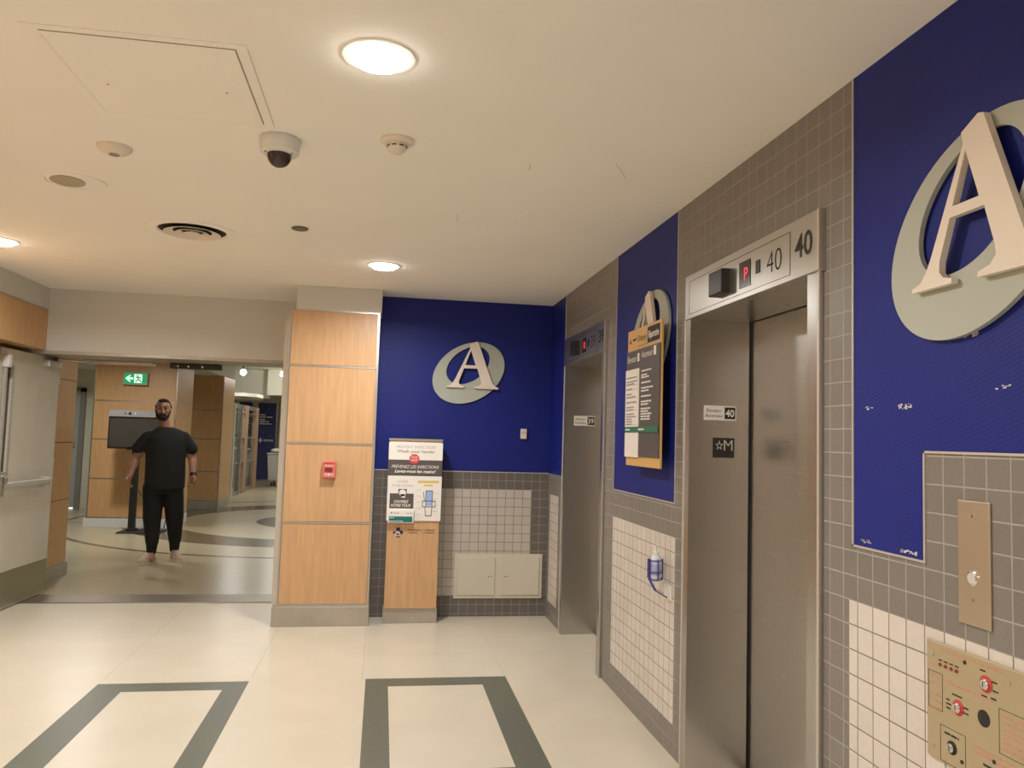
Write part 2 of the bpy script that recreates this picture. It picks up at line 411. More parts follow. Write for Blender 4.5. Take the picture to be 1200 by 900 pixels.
# ---- the hall beyond
g = G(faceX(-3.015))
g.m(WOODD)
for z0, z1 in ((.125, .735), (.741, 1.287), (1.293, 1.887), (1.893, 2.62)): g.box(7.5, 8.42, z0, z1, -.12, 0)
g.m(BLACKM).box(7.5, 8.43, .12, 2.62, -.12, -.004); g.m(BASEM).box(7.5, 8.45, 0, .125, -.14, .012)
struct(g.out('wall_hall_left'))
g = G(); g.m(WHITEW).box(-8, 1.2, 7.5, 14.2, 2.62, 2.7); g.box(-8, 1.2, 14.2, 26, 3.1, 3.2); g.box(-8, 1.2, 14.2, 14.3, 2.62, 3.1)
struct(g.out('ceiling_hall'))
g = G(); g.m(WHITEW).box(-8, -4.0, 15.0, 15.1, 0, 3.1); struct(g.out('wall_hall_back'))
g = G(); g.m(WHITEW).box(-8.1, -8, 8, 26, 0, 3.1); g.box(-8, -3.1, 8.3, 8.4, 0, 2.62); struct(g.out('wall_hall_far_left'))
g = G(); g.m(WHITEW).box(1.2, 1.3, 7, 26, 0, 3.1); g.box(-.7, 1.3, 7.5, 7.6, 0, CH + .04); struct(g.out('wall_hall_bounce'))  # unseen side of the hall, wall added to bounce light
g = G(); g.m(WHITEW).box(-8, 1.2, 26, 26.1, 0, 3.1); struct(g.out('wall_hall_end'))
g = G(); g.m(WHITEW).box(-8, -2.95, 13.5, 16.4, 2.45, 2.615); g.box(-8, -2.95, 14.3, 16.4, 2.615, 3.1); struct(g.out('trim_4'))
g = G(); g.m(WHITEW).box(-8, -3.05, 22.0, 22.2, 2.34, 3.1); g.box(-3.05, 1.2, 21.6, 22.2, 2.42, 3.1)
V = [(-3.75, 19.8), (-3.3, 19.6), (-3.05, 19.9), (-3.0, 20.6), (-3.2, 22), (-3.9, 22)]
g.poly(V, 2.28, 2.36); struct(g.out('trim_5'))

# ---------------------------------------------------------------- panelled columns
def panel_column(name, label, x0, x1, y0, y1, zb, seams, top, wood, metal, crown=None, right_side=True, basem=BASEM, over=.03):
    t = thing(name, label, 'column', ((x0 + x1) / 2, (y0 + y1) / 2, 0))
    g = G(); g.m(basem).box(x0 - over, x1 + .005, y0 - .012, y1, 0, zb, bev=.003); g.out('baseboard', t)
    g = G(); g.m(metal).box(x0 + .004, x1 - .004, y0 + .014, y1, zb, top); g.out('metal_carcass', t)
    zs = [zb + .012] + list(seams) + [top - .004]
    for a, b_ in zip(zs[:-1], zs[1:]):
        g = G(); g.m(wood).box(x0 + .018, x1 - .018, y0 + .004, y0 + .02, a + .008, b_ - .008, bev=.0015)
        g.box(x1 - .01, x1, y0 + .03, y1 - .01, a + .004, b_ - .004); g.out('wood_panel', t)
    g = G(); g.m(metal)
    for xa, xb in ((x0, x0 + .012), (x1 - .012, x1)): g.box(xa, xb, y0, y0 + .016, zb, top)
    for z in list(seams) + [zb + .006, top - .006]: g.box(x0, x1, y0 + .001, y0 + .016, z - .006, z + .006)
    g.out('edge_trim', t)
    if crown:
        g = G(); g.m(GREYW).box(x0 + .045, x1 + .01, y0, y1, top, crown); g.out('painted_crown', t)
    return t
pc = panel_column('panelled_column', 'light maple veneer column with metal seams right of the open doorway', -.735, -.052, 6.197, 7.0, .145, (.77, 1.37, 1.965), 2.40, WOOD, ALU, crown=CH - .001)
# lighter corner strip on its left edge
g = G(); g.m(ALUL).box(-.775, -.737, 6.26, 6.99, .145, 2.32); 
g.out('corner_guard', pc)

panel_column('panelled_pier', 'brown wood pier with green exit sign, behind the walking man', -4.17, -3.02, 12.30, 13.3, .13, (.704, 1.274, 1.836), 2.449, WOODD, ALU, basem=WHITEP)
panel_column('panelled_pier', 'brown wood pillar right of the walking man, before the glass wall', -3.48, -2.92, 15.2, 16.3, .15, (.695, 1.286, 1.816), 2.449, WOODD, ALU)

# ---------------------------------------------------------------- open door
HX, HY = -2.835, 7.50; FX, FY = -2.885, 6.53
def make_door():
    t = thing('open_door', 'beige painted metal door standing open at the left edge', 'door', (HX, HY, 0))
    d = Vector((FX - HX, FY - HY, 0)); L_ = d.length; d.normalize(); n = Vector((-d.y, d.x, 0)) if (-d.y) > 0 else Vector((d.y, -d.x, 0))
    f = Fr((FX, FY, 0), -d, (0, 0, 1), n)                 # u from free edge to hinge, w towards the room
    g = G(f)
    # leaf with a slot for the glass
    for a in ((0, .09, .012, 2.035), (.19, L_, .012, 2.035), (.09, .19, .012, 1.08), (.09, .19, 1.90, 2.035)): g.m(DOORP).box(*a, -.045, 0)
    g.out('leaf', t)
    g = G(f); g.m(ALUL)
    for a in ((.078, .092, 1.068, 1.912), (.188, .202, 1.068, 1.912), (.078, .202, 1.068, 1.082), (.078, .202, 1.898, 1.912)): g.box(*a, -.003, .008)
    fo = g.out('window_frame', t)
    g = G(f); g.m(mat('wired_glass', (.06, .05, .035), .08)).box(.09, .19, 1.08, 1.90, -.028, -.022); g.out('pane', fo)
    g = G(f); g.m(KICK).box(.006, L_ - .004, .02, .30, 0, .002); g.out('kick_plate', t)
    # exit device
    g = G(f); g.m(ALU).box(.012, .062, .90, 1.06, 0, .06, bev=.008); g.box(.02, .055, 1.0, 1.05, .06, .085, bev=.006); dv = g.out('exit_device', t)
    g = G(f); g.m(ALUL).box(.062, .80, .955, 1.005, .03, .07, bev=.01); g.box(.74, .81, .945, 1.015, 0, .065, bev=.006); g.out('push_bar', dv)
    g = G(f); g.m(ALUL).box(.028, .048, 1.05, 1.90, .01, .028); g.out('vertical_rod', dv)
    g = G(f); g.m(WHITEP).box(.015, .068, 1.885, 1.985, 0, .05, bev=.008); g.out('top_latch', dv)
    # closer
    g = G(f); g.m(ALUL).box(.66, .90, 1.945, 2.005, 0, .055, bev=.008); cl = g.out('closer_body', t)
    g = G(f); g.m(ALU).cyl((.84, 2.018), .016, .01, .045, 16); g.tube([(.84, 2.022, .03), (.93, 2.025, .12), (1.0, 2.022, .22)], .008); g.out('closer_arm', cl)
    g = G(f); g.m(ALU)
    for z in (.25, 1.05, 1.80): g.cyl((L_ + .004, 0), .001, 0, .001, 4); g.box(L_ - .002, L_ + .012, z, z + .11, -.012, .006, bev=.003)
    g.out('hinge', t)
make_door()
g = G(); g.m(ALUL).box(-2.62, -2.05, 7.44, 7.50, 2.005, 2.032, bev=.003)
t = thing('door_track', 'slim pale metal slide track under the header beside the open door', 'door track', (-2.3, 7.47, 2.0)); g.out('rail', t)
g = G(); g.m(WHITEP).ball((-2.04, 7.46, 2.015), .014); g.out('end_cap', t)
t = thing('motion_sensor', 'black sensor bar under the doorway header above the walking man', 'sensor', (-1.67, 7.46, 2.0))
g = G(); g.m(BLACK).box(-1.90, -1.46, 7.43, 7.49, 1.99, 2.039, bev=.006); g.out('housing', t)
for x in (-1.83, -1.74, -1.62):
    g = G(faceY(7.43)); g.m(CHROME).cyl((x, 2.012), .008, 0, .004, 12); g.out('lens', t)

# ---------------------------------------------------------------- elevators
def elevator(E, num, label, digit, dark=False):
    u0, u1, zt = E; t = thing('elevator_entrance', label, 'elevator', (XW, -(u0 + u1) / 2, 0))
    i0, i1 = u0 + .06, u1 - .075; D_ = .272
    g = G(RW)
    g.m(STEEL).box(u0, i0, 0, zt, -.02, .014); g.box(i1, u1, 0, zt, -.02, .014)
    g.box(u0 + .002, i0, 0, zt, -D_, -.02); g.box(i1, u1 - .002, 0, zt, -D_, -.02)
    g.box(u0 + .002, u1 - .002, zt, zt + .05, -D_, -.02)
    g.out('frame', t)
    for ea in ((u0 - .003, u0 + .008), (u1 - .008, u1 + .003)):
        g = G(RW); g.m(ALUL).box(*ea, 0, zt, .012, .018); g.out('frame_edge', t)
    mid = (i0 + i1) / 2 + .03
    for a, b_ in ((i0 - .03, mid - .002), (mid + .002, i1 + .03)):
        g = G(RW); g.m(STEEL).box(a, b_, .012, zt + .03, -D_ - .05, -D_ - .012); g.out('door_panel', t)
    g = G(RW); g.m(BLACKM).box(i0 - .04, i1 + .04, 0, zt + .05, -D_ - .09, -D_ - .055); g.out('shaft_lining', t)
    g = G(RW); g.m(BRONZE).box(i0, i1, 0, .006, -D_ - .05, -D_ + .02); g.out('sill', t)
    h0 = u0 + .01; H = G(RW); H.m(STEELH).box(h0, u1 + .012, zt, 2.222, -.02, .022, bev=.002); hd = H.out('header_panel', t)
    g = G(RW); g.m(ALUL).box(u1 + .004, u1 + .013, zt + .002, 2.222, .02, .026); g.out('header_edge', hd)
    o = u0 + 3.46
    # inset cover plate outline
    g = G(RW); g.m(BLACKM)
    a0, a1, b0, b1 = -3.40 + o, -2.495 + o, 2.040, 2.190
    for a in ((a0, a1, b0, b0 + .0018), (a0, a1, b1, b1 + .0018), (a0, a0 + .002, b0, b1), (a1, a1 + .0025, b0, b1)): g.box(*a, .0215, .0228)
    g.out('cover_outline', hd)
    g = G(RW); g.m(BLACK).box(-3.10 + o, -2.97 + o, 2.065, 2.165, .02, .06, bev=.005); g.out('hall_lantern', hd)
    for ea in ((-3.15 + o, -3.11 + o, 2.085, 2.130), (-2.748 + o, -2.712 + o, 2.095, 2.145)):
        g = G(RW); g.m(BLACK).box(*ea, .02, .0235); g.out('indicator_window', hd)
    g = G(RW); g.m(mat('display_face', (.03, .02, .02), .15)).box(-2.885 + o, -2.79 + o, 2.062, 2.165, .02, .024); ds = g.out('display', hd)
    g = G(RW); g.m(mat('red_led', (.5, .02, .03), .5, emit=(1, .03, .07), es=1.6)).text(digit, -2.825 + o, 2.090, .048, .024, align='CENTER'); g.out('floor_digit', ds)
    g = G(RW); g.m(BLACKM).text(num, -2.662 + o, 2.075, .082, .022, width=.11, off=-.012); g.out('engraved_number', hd)
    g = G(RW); g.m(BLACK).text(num, -2.462 + o, 2.088, .078, .022, width=.112, off=.02); g.out('bold_number', hd)
    return t
elevator(E40, '40', 'stainless steel elevator entrance with 40 on its header, at right', 'P')
elevator(E39, '39', 'stainless steel elevator entrance with 39 on its header, farther down the wall', 'R')

def elev_sign(y, x0, x1, z0, z1, num, label):
    f = faceY(y - .0); t = thing('elevator_number_sign', label, 'sign', ((x0 + x1) / 2, y, z0))
    g = G(f); g.m(WHITEPR).box(x0, x1, z0, z1, 0, .003); g.out('plate', t)
    g = G(f); W_ = x1 - x0; H_ = z1 - z0; g.m(BLACKM)
    g.text('Elevator', x0 + W_ * .31, z0 + H_ * .56, H_ * .22, .003, width=W_ * .47, align='CENTER')
    g.text('Ascenseur', x0 + W_ * .31, z0 + H_ * .20, H_ * .22, .003, width=W_ * .56, align='CENTER'); g.out('lettering', t)
    g = G(f); g.m(BLACKM).box(x0 + W_ * .64, x1 - W_ * .03, z0 + H_ * .1, z1 - H_ * .1, .003, .004)
    sq = g.out('number_square', t); g = G(f); g.m(WHITEPR).text(num, x0 + W_ * .80, z0 + H_ * .26, H_ * .48, .0042, width=W_ * .27, align='CENTER', off=.02); g.out('number', sq)
elev_sign(3.40, 1.440, 1.594, 1.562, 1.628, '40', 'white Elevator Ascenseur 40 sign on steel door jamb')
elev_sign(5.855, 1.437, 1.600, 1.565, 1.640, '39', 'white Elevator Ascenseur 39 sign on the farther steel jamb')
f = faceY(3.40); t = thing('tactile_floor_plate', 'black square plate with star and M below the 40 sign', 'sign', (1.535, 3.40, 1.39))
g = G(f); g.m(BLACKM).box(1.484, 1.587, 1.392, 1.482, 0, .003); g.out('plate', t)
g = G(f); g.m(ALUL).text('M', 1.557, 1.425, .048, .003, align='CENTER', width=.042)
st = [(1.514 + (.020 if k % 2 == 0 else .0085) * math.sin(math.pi * k / 5), 1.447 + (.024 if k % 2 == 0 else .010) * math.cos(math.pi * k / 5)) for k in range(10)]
sti = [(1.514 + (p[0] - 1.514) * .62, 1.447 + (p[1] - 1.447) * .62) for p in st]
g.poly(st, .003, .0045, holes=[sti]); g.out('star_and_letter', t)

# ---------------------------------------------------------------- "A" emblems
AO = [(0.684, 2.216), (0.739, 2.243), (0.756, 2.238), (0.868, 1.931), (0.883, 1.9), (0.906, 1.876), (0.932, 1.868), (0.931, 1.853), (0.731, 1.855), (0.732, 1.867), (0.77, 1.877), (0.788, 1.896), (0.785, 1.921), (0.754, 2.019), (0.643, 2.019), (0.605, 1.917), (0.604, 1.892), (0.618, 1.877), (0.648, 1.869), (0.646, 1.857), (0.503, 1.857), (0.504, 1.867), (0.536, 1.877), (0.556, 1.901), (0.573, 1.93), (0.690, 2.188)]
AT = [(0.697, 2.170), (0.739, 2.045), (0.652, 2.045)]
def ell(cx, cz, sxx, sxz, szz, n=72):
    a = math.sqrt(sxx); b_ = sxz / a; c_ = math.sqrt(szz - b_ * b_)
    return [(cx + a * math.cos(2 * math.pi * i / n), cz + b_ * math.cos(2 * math.pi * i / n) + c_ * math.sin(2 * math.pi * i / n)) for i in range(n)]
def emblem(fr, off, label):
    """off is added to the back-wall x coordinate"""
    t = thing('letter_emblem', label, 'wall emblem', fr.p(.685 + off, 1.98, 0))
    sh = lambda L_: [(x + off, z) for x, z in L_]
    g = G(fr); g.m(RINGG).poly(sh(ell(.685, 1.984, .0882, .021, .0666)), .004, .018, holes=[sh(ell(.678, 2.045, .0317, .0105, .025))]); g.out('oval_ring', t)
    g = G(fr); g.m(OFFW).poly(sh(AO), .022, .040, holes=[sh(AT)]); g.out('serif_letter', t)
emblem(BW, 0, 'grey oval emblem with cream serif A centred on blue back wall')
emblem(RW, -4.657, 'grey oval emblem with cream A, partly behind the directory board')
emblem(RW, -2.339, 'large grey oval emblem with cream A cropped by right picture edge')

# ---------------------------------------------------------------- directory board
def directory():
    f = Fr((XW - .062, 0, 0), (0, -1, 0), (0, 0, 1), (-1, 0, 0)); u0, u1, z0, z1 = -4.16, -3.63, 1.327, 2.053
    t = thing('directory_board', 'tall bilingual directory board hanging on blue strip between the elevators', 'directory sign', (XW, -(u0 + u1) / 2, z0))
    W_ = u1 - u0
    g = G(f); g.m(AMBER).box(u0, u1, z0, z1, -.004, .006); g.out('backing_board', t)
    for u in (u0 + .2,):
        g = G(f); g.m(ALU).cyl((u, z0 + .3), .012, -.062, -.004, 14); g.out('standoff', t)
    um = u0 + W_ * .42
    g = G(f); g.m(DARKGREY).box(u0 + .002, u1 - .006, z0 + .05, z1 - .115, .006, .012)
    dk = g.out('dark_panel', t)
    g = G(f); g.m(WHITEPR).box(u0 + .0, um, z0 + .045, z1 - .215, .012, .016); wp = g.out('white_panel', t)
    g = G(f); g.m(BLACKM).box(u1 - W_ * .385, u1 - .025, z1 - .095, z1 - .015, .006, .008); rp = g.out('heading_plate', t)
    g = G(f); g.m(WHITEPR).text('Répertoire', u1 - W_ * .21, z1 - .072, .036, .008, width=W_ * .29, align='CENTER', off=.02); g.out('lettering', rp)
    g = G(f); g.m(BLACKM).text('Directory', u0 + W_ * .45, z1 - .072, .034, .006, width=W_ * .25, align='CENTER')
    g.box(u0 + W_ * .33, u0 + W_ * .6, z1 - .096, z1 - .094, .006, .007)
    g.poly([(u0 + .03, z1 - .07), (u0 + .045, z1 - .045), (u0 + .06, z1 - .07)], .006, .007); g.words(u0 + .085, u0 + .15, z1 - .06, .014, .006)
    g.out('heading_lettering', t)
    g = G(f); g.m(WHITEPR).text('Elevator', u0 + .02, z1 - .175, .034, .012, width=.15); g.text('Ascenseur', um + .03, z1 - .165, .034, .012, width=.17)
    g.box(u0 + .185, u0 + .215, z1 - .178, z1 - .135, .012, .013); g.box(um + .215, um + .248, z1 - .168, z1 - .122, .012, .013); 
    zz = z1 - .25; rows = [0, .035, .055, .10, .145, .17, .215, .26, .283, .32, .342, .364, .386, .408]; rows = [q * .61 for q in rows]
    for r in rows: g.words(um + .03, um + random.uniform(.11, .22), zz - r + .012, .010, .012)
    g.out('white_lettering', dk)
    g = G(f); g.m(GREYTXT)
    for r in rows: g.words(u0 + .02, u0 + random.uniform(.10, .20), zz - r - .012, .009, .016)
    for r in (.05, .075, .12, .148, .185, .262): g.box(u0 + .01, um - .01, zz - r + .001, zz - r + .0025, .016, .0165)
    g.out('grey_lettering', wp)
    g = G(f); g.m(GREENP).box(u0, u1 - .006, z0 + .175, z0 + .205, .016, .018); gb = g.out('green_band', t)
    g = G(f); g.m(WHITEPR).words(u0 + .02, u0 + .09, z0 + .186, .010, .018); g.words(um + .01, um + .10, z0 + .186, .011, .018); g.out('lettering', gb)
directory()

# ---------------------------------------------------------------- right-wall fixtures
t = thing('call_button_plate', 'tall brushed metal call button plate on grey tiles at right', 'call button', (XW, 1.67, 1.045))
g = G(RW); g.m(BRASSY).box(-1.722, -1.620, 1.045, 1.335, 0, .006, bev=.0015); g.out('plate', t)
g = G(RW); g.m(CHROME).lathe((-1.673, 1.155), [(.0175, .006), (.0175, .010), (.014, .012), (.013, .009)]); bt = g.out('button_ring', t)
g = G(RW); g.m(mat('clear_button', (.55, .52, .48), .2)).cyl((-1.673, 1.155), .013, .006, .011); g.text('', 0, 0, .01, .01) if False else None; g.out('button', bt)
for z in (1.300, 1.105):
    g = G(RW); g.m(CHROME).cyl((-1.672, z), .004, .006, .008, 12); g.out('screw', t)

def fire_panel():
    u0, u1, z0, z1 = -1.834, -1.40, .695, .980
    t = thing('fire_control_panel', 'beige metal fire service key switch panel on white tiles, bottom right', 'control panel', (XW, -(u0 + u1) / 2, z0))
    R2 = lambda y: -y
    g = G(RW); g.m(PANELM).box(u0, u1, z0, z1, 0, .008, bev=.004); g.out('plate', t)
    def key(u, v, red, r=.018):
        g = G(RW); g.m(RED if red else BLACKM).cyl((u, v), r, .008, .0095, 28); k = g.out('switch_ring', t)
        g = G(RW); g.m(CHROME).lathe((u, v), [(r * .66, .0095), (r * .66, .014), (r * .5, .017), (.003, .017)], 24); b_ = g.out('key_barrel', k)
        g = G(RW); g.m(BLACK).box(u - .001, u + .001, v - .006, v + .006, .017, .0174); g.out('keyhole', b_)
    key(-1.634, .925, True, .019); key(-1.723, .843, True, .018); key(-1.745, .742, False, .016); key(-1.618, .712, False, .017)
    g = G(RW); g.m(BLACKM).cyl((-1.642, .846), .019, .008, .0085, 28); g.out('speaker_hole', t)
    for u in (-1.783, -1.764, -1.745, -1.727):
        g = G(RW); g.m(mat('indicator_red', (.25, .02, .02), .3)).cyl((u, .927 - (u + 1.783) * .0), .0042, .008, .011, 12); g.out('indicator_lamp', t)
    for u, v in ((-1.70, .955), (-1.612, .762), (-1.712, .722)):
        g = G(RW); g.m(BLACKM).cyl((u, v), .0045, .008, .010, 12); g.out('indicator_lamp', t)
    for u, v in ((-1.809, .948), (-1.566, .948), (-1.808, .725), (-1.43, .948)):
        g = G(RW); g.m(CHROME).cyl((u, v), .004, .008, .0105, 12); g.out('screw', t)
    g = G(RW); g.m(PINK)
    g.words(-1.785, -1.585, .962, .0062, .008)
    g.words(-1.76, -1.60, .890, .0062, .008, .9)
    for k in range(5): g.words(-1.822 + (0.002 * (k % 2)), -1.782, .890 - .016 * k - .01 * (k > 1), .005, .008)
    for k in range(6): g.words(-1.585, -1.515, .868 - .014 * k, .0062, .008)
    for k in range(2): g.words(-1.675, -1.545, .772 - .012 * k, .0055, .008)
    g.out('red_lettering', t)
    g = G(RW); g.m(BLACKM)
    for u in (-1.783, -1.764, -1.745, -1.727): g.words(u - .006, u + .006, .936, .004, .008)
    for u, v in ((-1.644, .951), (-1.609, .934), (-1.606, .915), (-1.612, .897), (-1.64, .895), (-1.735, .868), (-1.718, .868), (-1.755, .85), (-1.755, .84), (-1.755, .83), (-1.698, .848), (-1.698, .836)): g.words(u - .008, u + .008, v, .0042, .008)
    g.words(-1.770, -1.722, .768, .0055, .008); g.words(-1.645, -1.590, .742, .0055, .008)
    def fr_(a, b_, c_, d): 
        for q in ((a, b_, c_, c_ + .001), (a, b_, d - .001, d), (a, a + .001, c_, d), (b_ - .001, b_, c_, d)): g.box(*q, .008, .0086)
    fr_(-1.785, -1.700, .700, .785); fr_(-1.826, -1.776, .815, .905); fr_(-1.597, -1.505, .787, .885); g.out('black_lettering', t)
fire_panel()

# scuffs where the wallcovering has been torn
g = G(RW); g.m(WHITEPR)
def scuff(u0, u1, v, h, n):
    for k in range(n):
        a = random.uniform(u0, u1); b_ = v + random.uniform(-h, h) * .5 + (a - u0) * .0
        r = random.uniform(.0012, .0035)
        g.poly([(a + r * random.uniform(.6, 2.6) * math.cos(q * 1.047), b_ + r * random.uniform(.5, 1.1) * math.sin(q * 1.047)) for q in range(6)], 0, .0008)
scuff(-1.745, -1.655, 1.733, .010, 40); scuff(-1.95, -1.895, 1.568, .014, 26); scuff(-2.10, -2.06, 1.568, .01, 6)
scuff(-2.12, -2.075, 1.185, .008, 22); scuff(-1.94, -1.875, 1.182, .006, 26); scuff(-1.60, -1.55, 1.60, .008, 8)
tag(g.out('wallcovering_scuff'), 'white torn specks on the blue wallcovering beside elevator 40', 'scuff marks')['kind'] = 'stuff'

def sanitizer():
    t = thing('sanitizer_holder', 'blue wire holder with white wall plate on cream tiles', 'bottle holder', (XW, 3.68, .72))
    g = G(RW); g.m(WHITEP).box(-3.70, -3.615, .705, .775, 0, .012, bev=.003); g.out('wall_plate', t)
    cx, cy, r = XW - .055, 3.70, .034
    g = G(); g.m(BLUEW)
    def ring(z, r): g.tube([(cx + r * math.cos(a * math.pi / 8), cy + r * math.sin(a * math.pi / 8), z) for a in range(17)], .0028, 6, False)
    ring(.885, r); ring(.83, r); ring(.795, r)
    for a in range(0, 16, 3):
        q = a * math.pi / 8; p = (cx + r * math.cos(q), cy + r * math.sin(q)); g.tube([(*p, .89), (*p, .80), (cx + r * .3 * math.cos(q), cy + r * .3 * math.sin(q), .785)], .0028, 6)
    for dy in (-.014, .014):
        g.tube([(cx - r, cy + dy, .89), (cx - r, cy + dy, .80), (cx - .01, cy + dy - .03, .745), (XW - .012, cy + dy - .035, .715)], .003, 6)
    g.out('wire_basket', t)
    b_ = thing('sanitizer_bottle', 'clear sanitizer pump bottle with white pump in the blue wire holder', 'bottle', (cx, cy, .79))
    F_ = Fr((0, 0, 0), (1, 0, 0), (0, 1, 0), (0, 0, 1))
    g = G(F_); g.m(BOTTLE).lathe((cx, cy), [(.024, .79), (.026, .795), (.026, .885), (.022, .90), (.012, .91)], 28); g.out('bottle_body', b_, True)
    g = G(F_); g.m(WHITEP).lathe((cx, cy), [(.014, .908), (.014, .925), (.006, .928), (.006, .945), (.010, .946), (.010, .954)], 20)
    g.tube([(cx, cy, .951), (cx - .010, cy + .03, .951), (cx - .012, cy + .036, .946)], .0035, 8); g.out('pump', b_, True)
    g = G(F_); g.m(mat('bottle_label', (.35, .40, .62), .4)).lathe((cx, cy), [(.0264, .815), (.0264, .868), (.0262, .868), (.0262, .815)], 28, closed=True); g.out('product_label', b_, True)
sanitizer()

# ---------------------------------------------------------------- back-wall fixtures
t = thing('wall_cabinet', 'beige two-door access cabinet set low in the back wall tiles', 'cabinet', (.98, YB, .145))
g = G(BW); g.m(BEIGE).box(.618, 1.348, .145, .505, 0, .010, bev=.003); g.out('body', t)
for a, b_, k in ((.645, .955, 1), (1.005, 1.322, 0)):
    g = G(BW); g.m(BEIGE).box(a, b_, .172, .478, .010, .018, bev=.004); d = g.out('door', t)
    for du in (.0, .022):
        x = (b_ - .03 - du) if k else (a + .03 + du); g = G(BW); g.m(DARKGREY).cyl((x, .325), .0045, .018, .022, 10); g.out('keyhole', d)
t = thing('wall_switch', 'small beige switch box on the blue back wall', 'switch', (1.16, YB, 1.46))
g = G(BW); g.m(OFFW).box(1.135, 1.186, 1.452, 1.535, 0, .022, bev=.004); g.out('box', t)
g = G(BW); g.m(GREYTXT).words(1.142, 1.180, 1.505, .005, .022); g.words(1.142, 1.175, 1.490, .004, .022); g.out('printed_label', t)

t = thing('fire_alarm_pull_station', 'small red fire alarm pull station on the light maple column', 'fire alarm', (-.38, 6.2, 1.11))
f = faceY(6.20)
g = G(f); g.m(mat('alarm_red', (.62, .14, .12), .4)).box(-.437, -.338, 1.112, 1.238, 0, .045, bev=.005); g.out('housing', t)
g = G(f); g.m(mat('deep_red', (.22, .01, .012), .4)).box(-.418, -.362, 1.165, 1.192, .045, .056, bev=.002); g.out('pull_handle', t)
g = G(f); g.m(WHITEPR).text('FIRE', -.388, 1.199, .014, .045, width=.06, align='CENTER'); g.m(RED).box(-.427, -.35, 1.216, 1.23, .045, .0458)
g.m(WHITEPR).words(-.42, -.356, 1.146, .006, .045); g.words(-.42, -.356, 1.134, .006, .045); g.box(-.39, -.386, 1.125, 1.155, .045, .046); g.out('lettering', t)

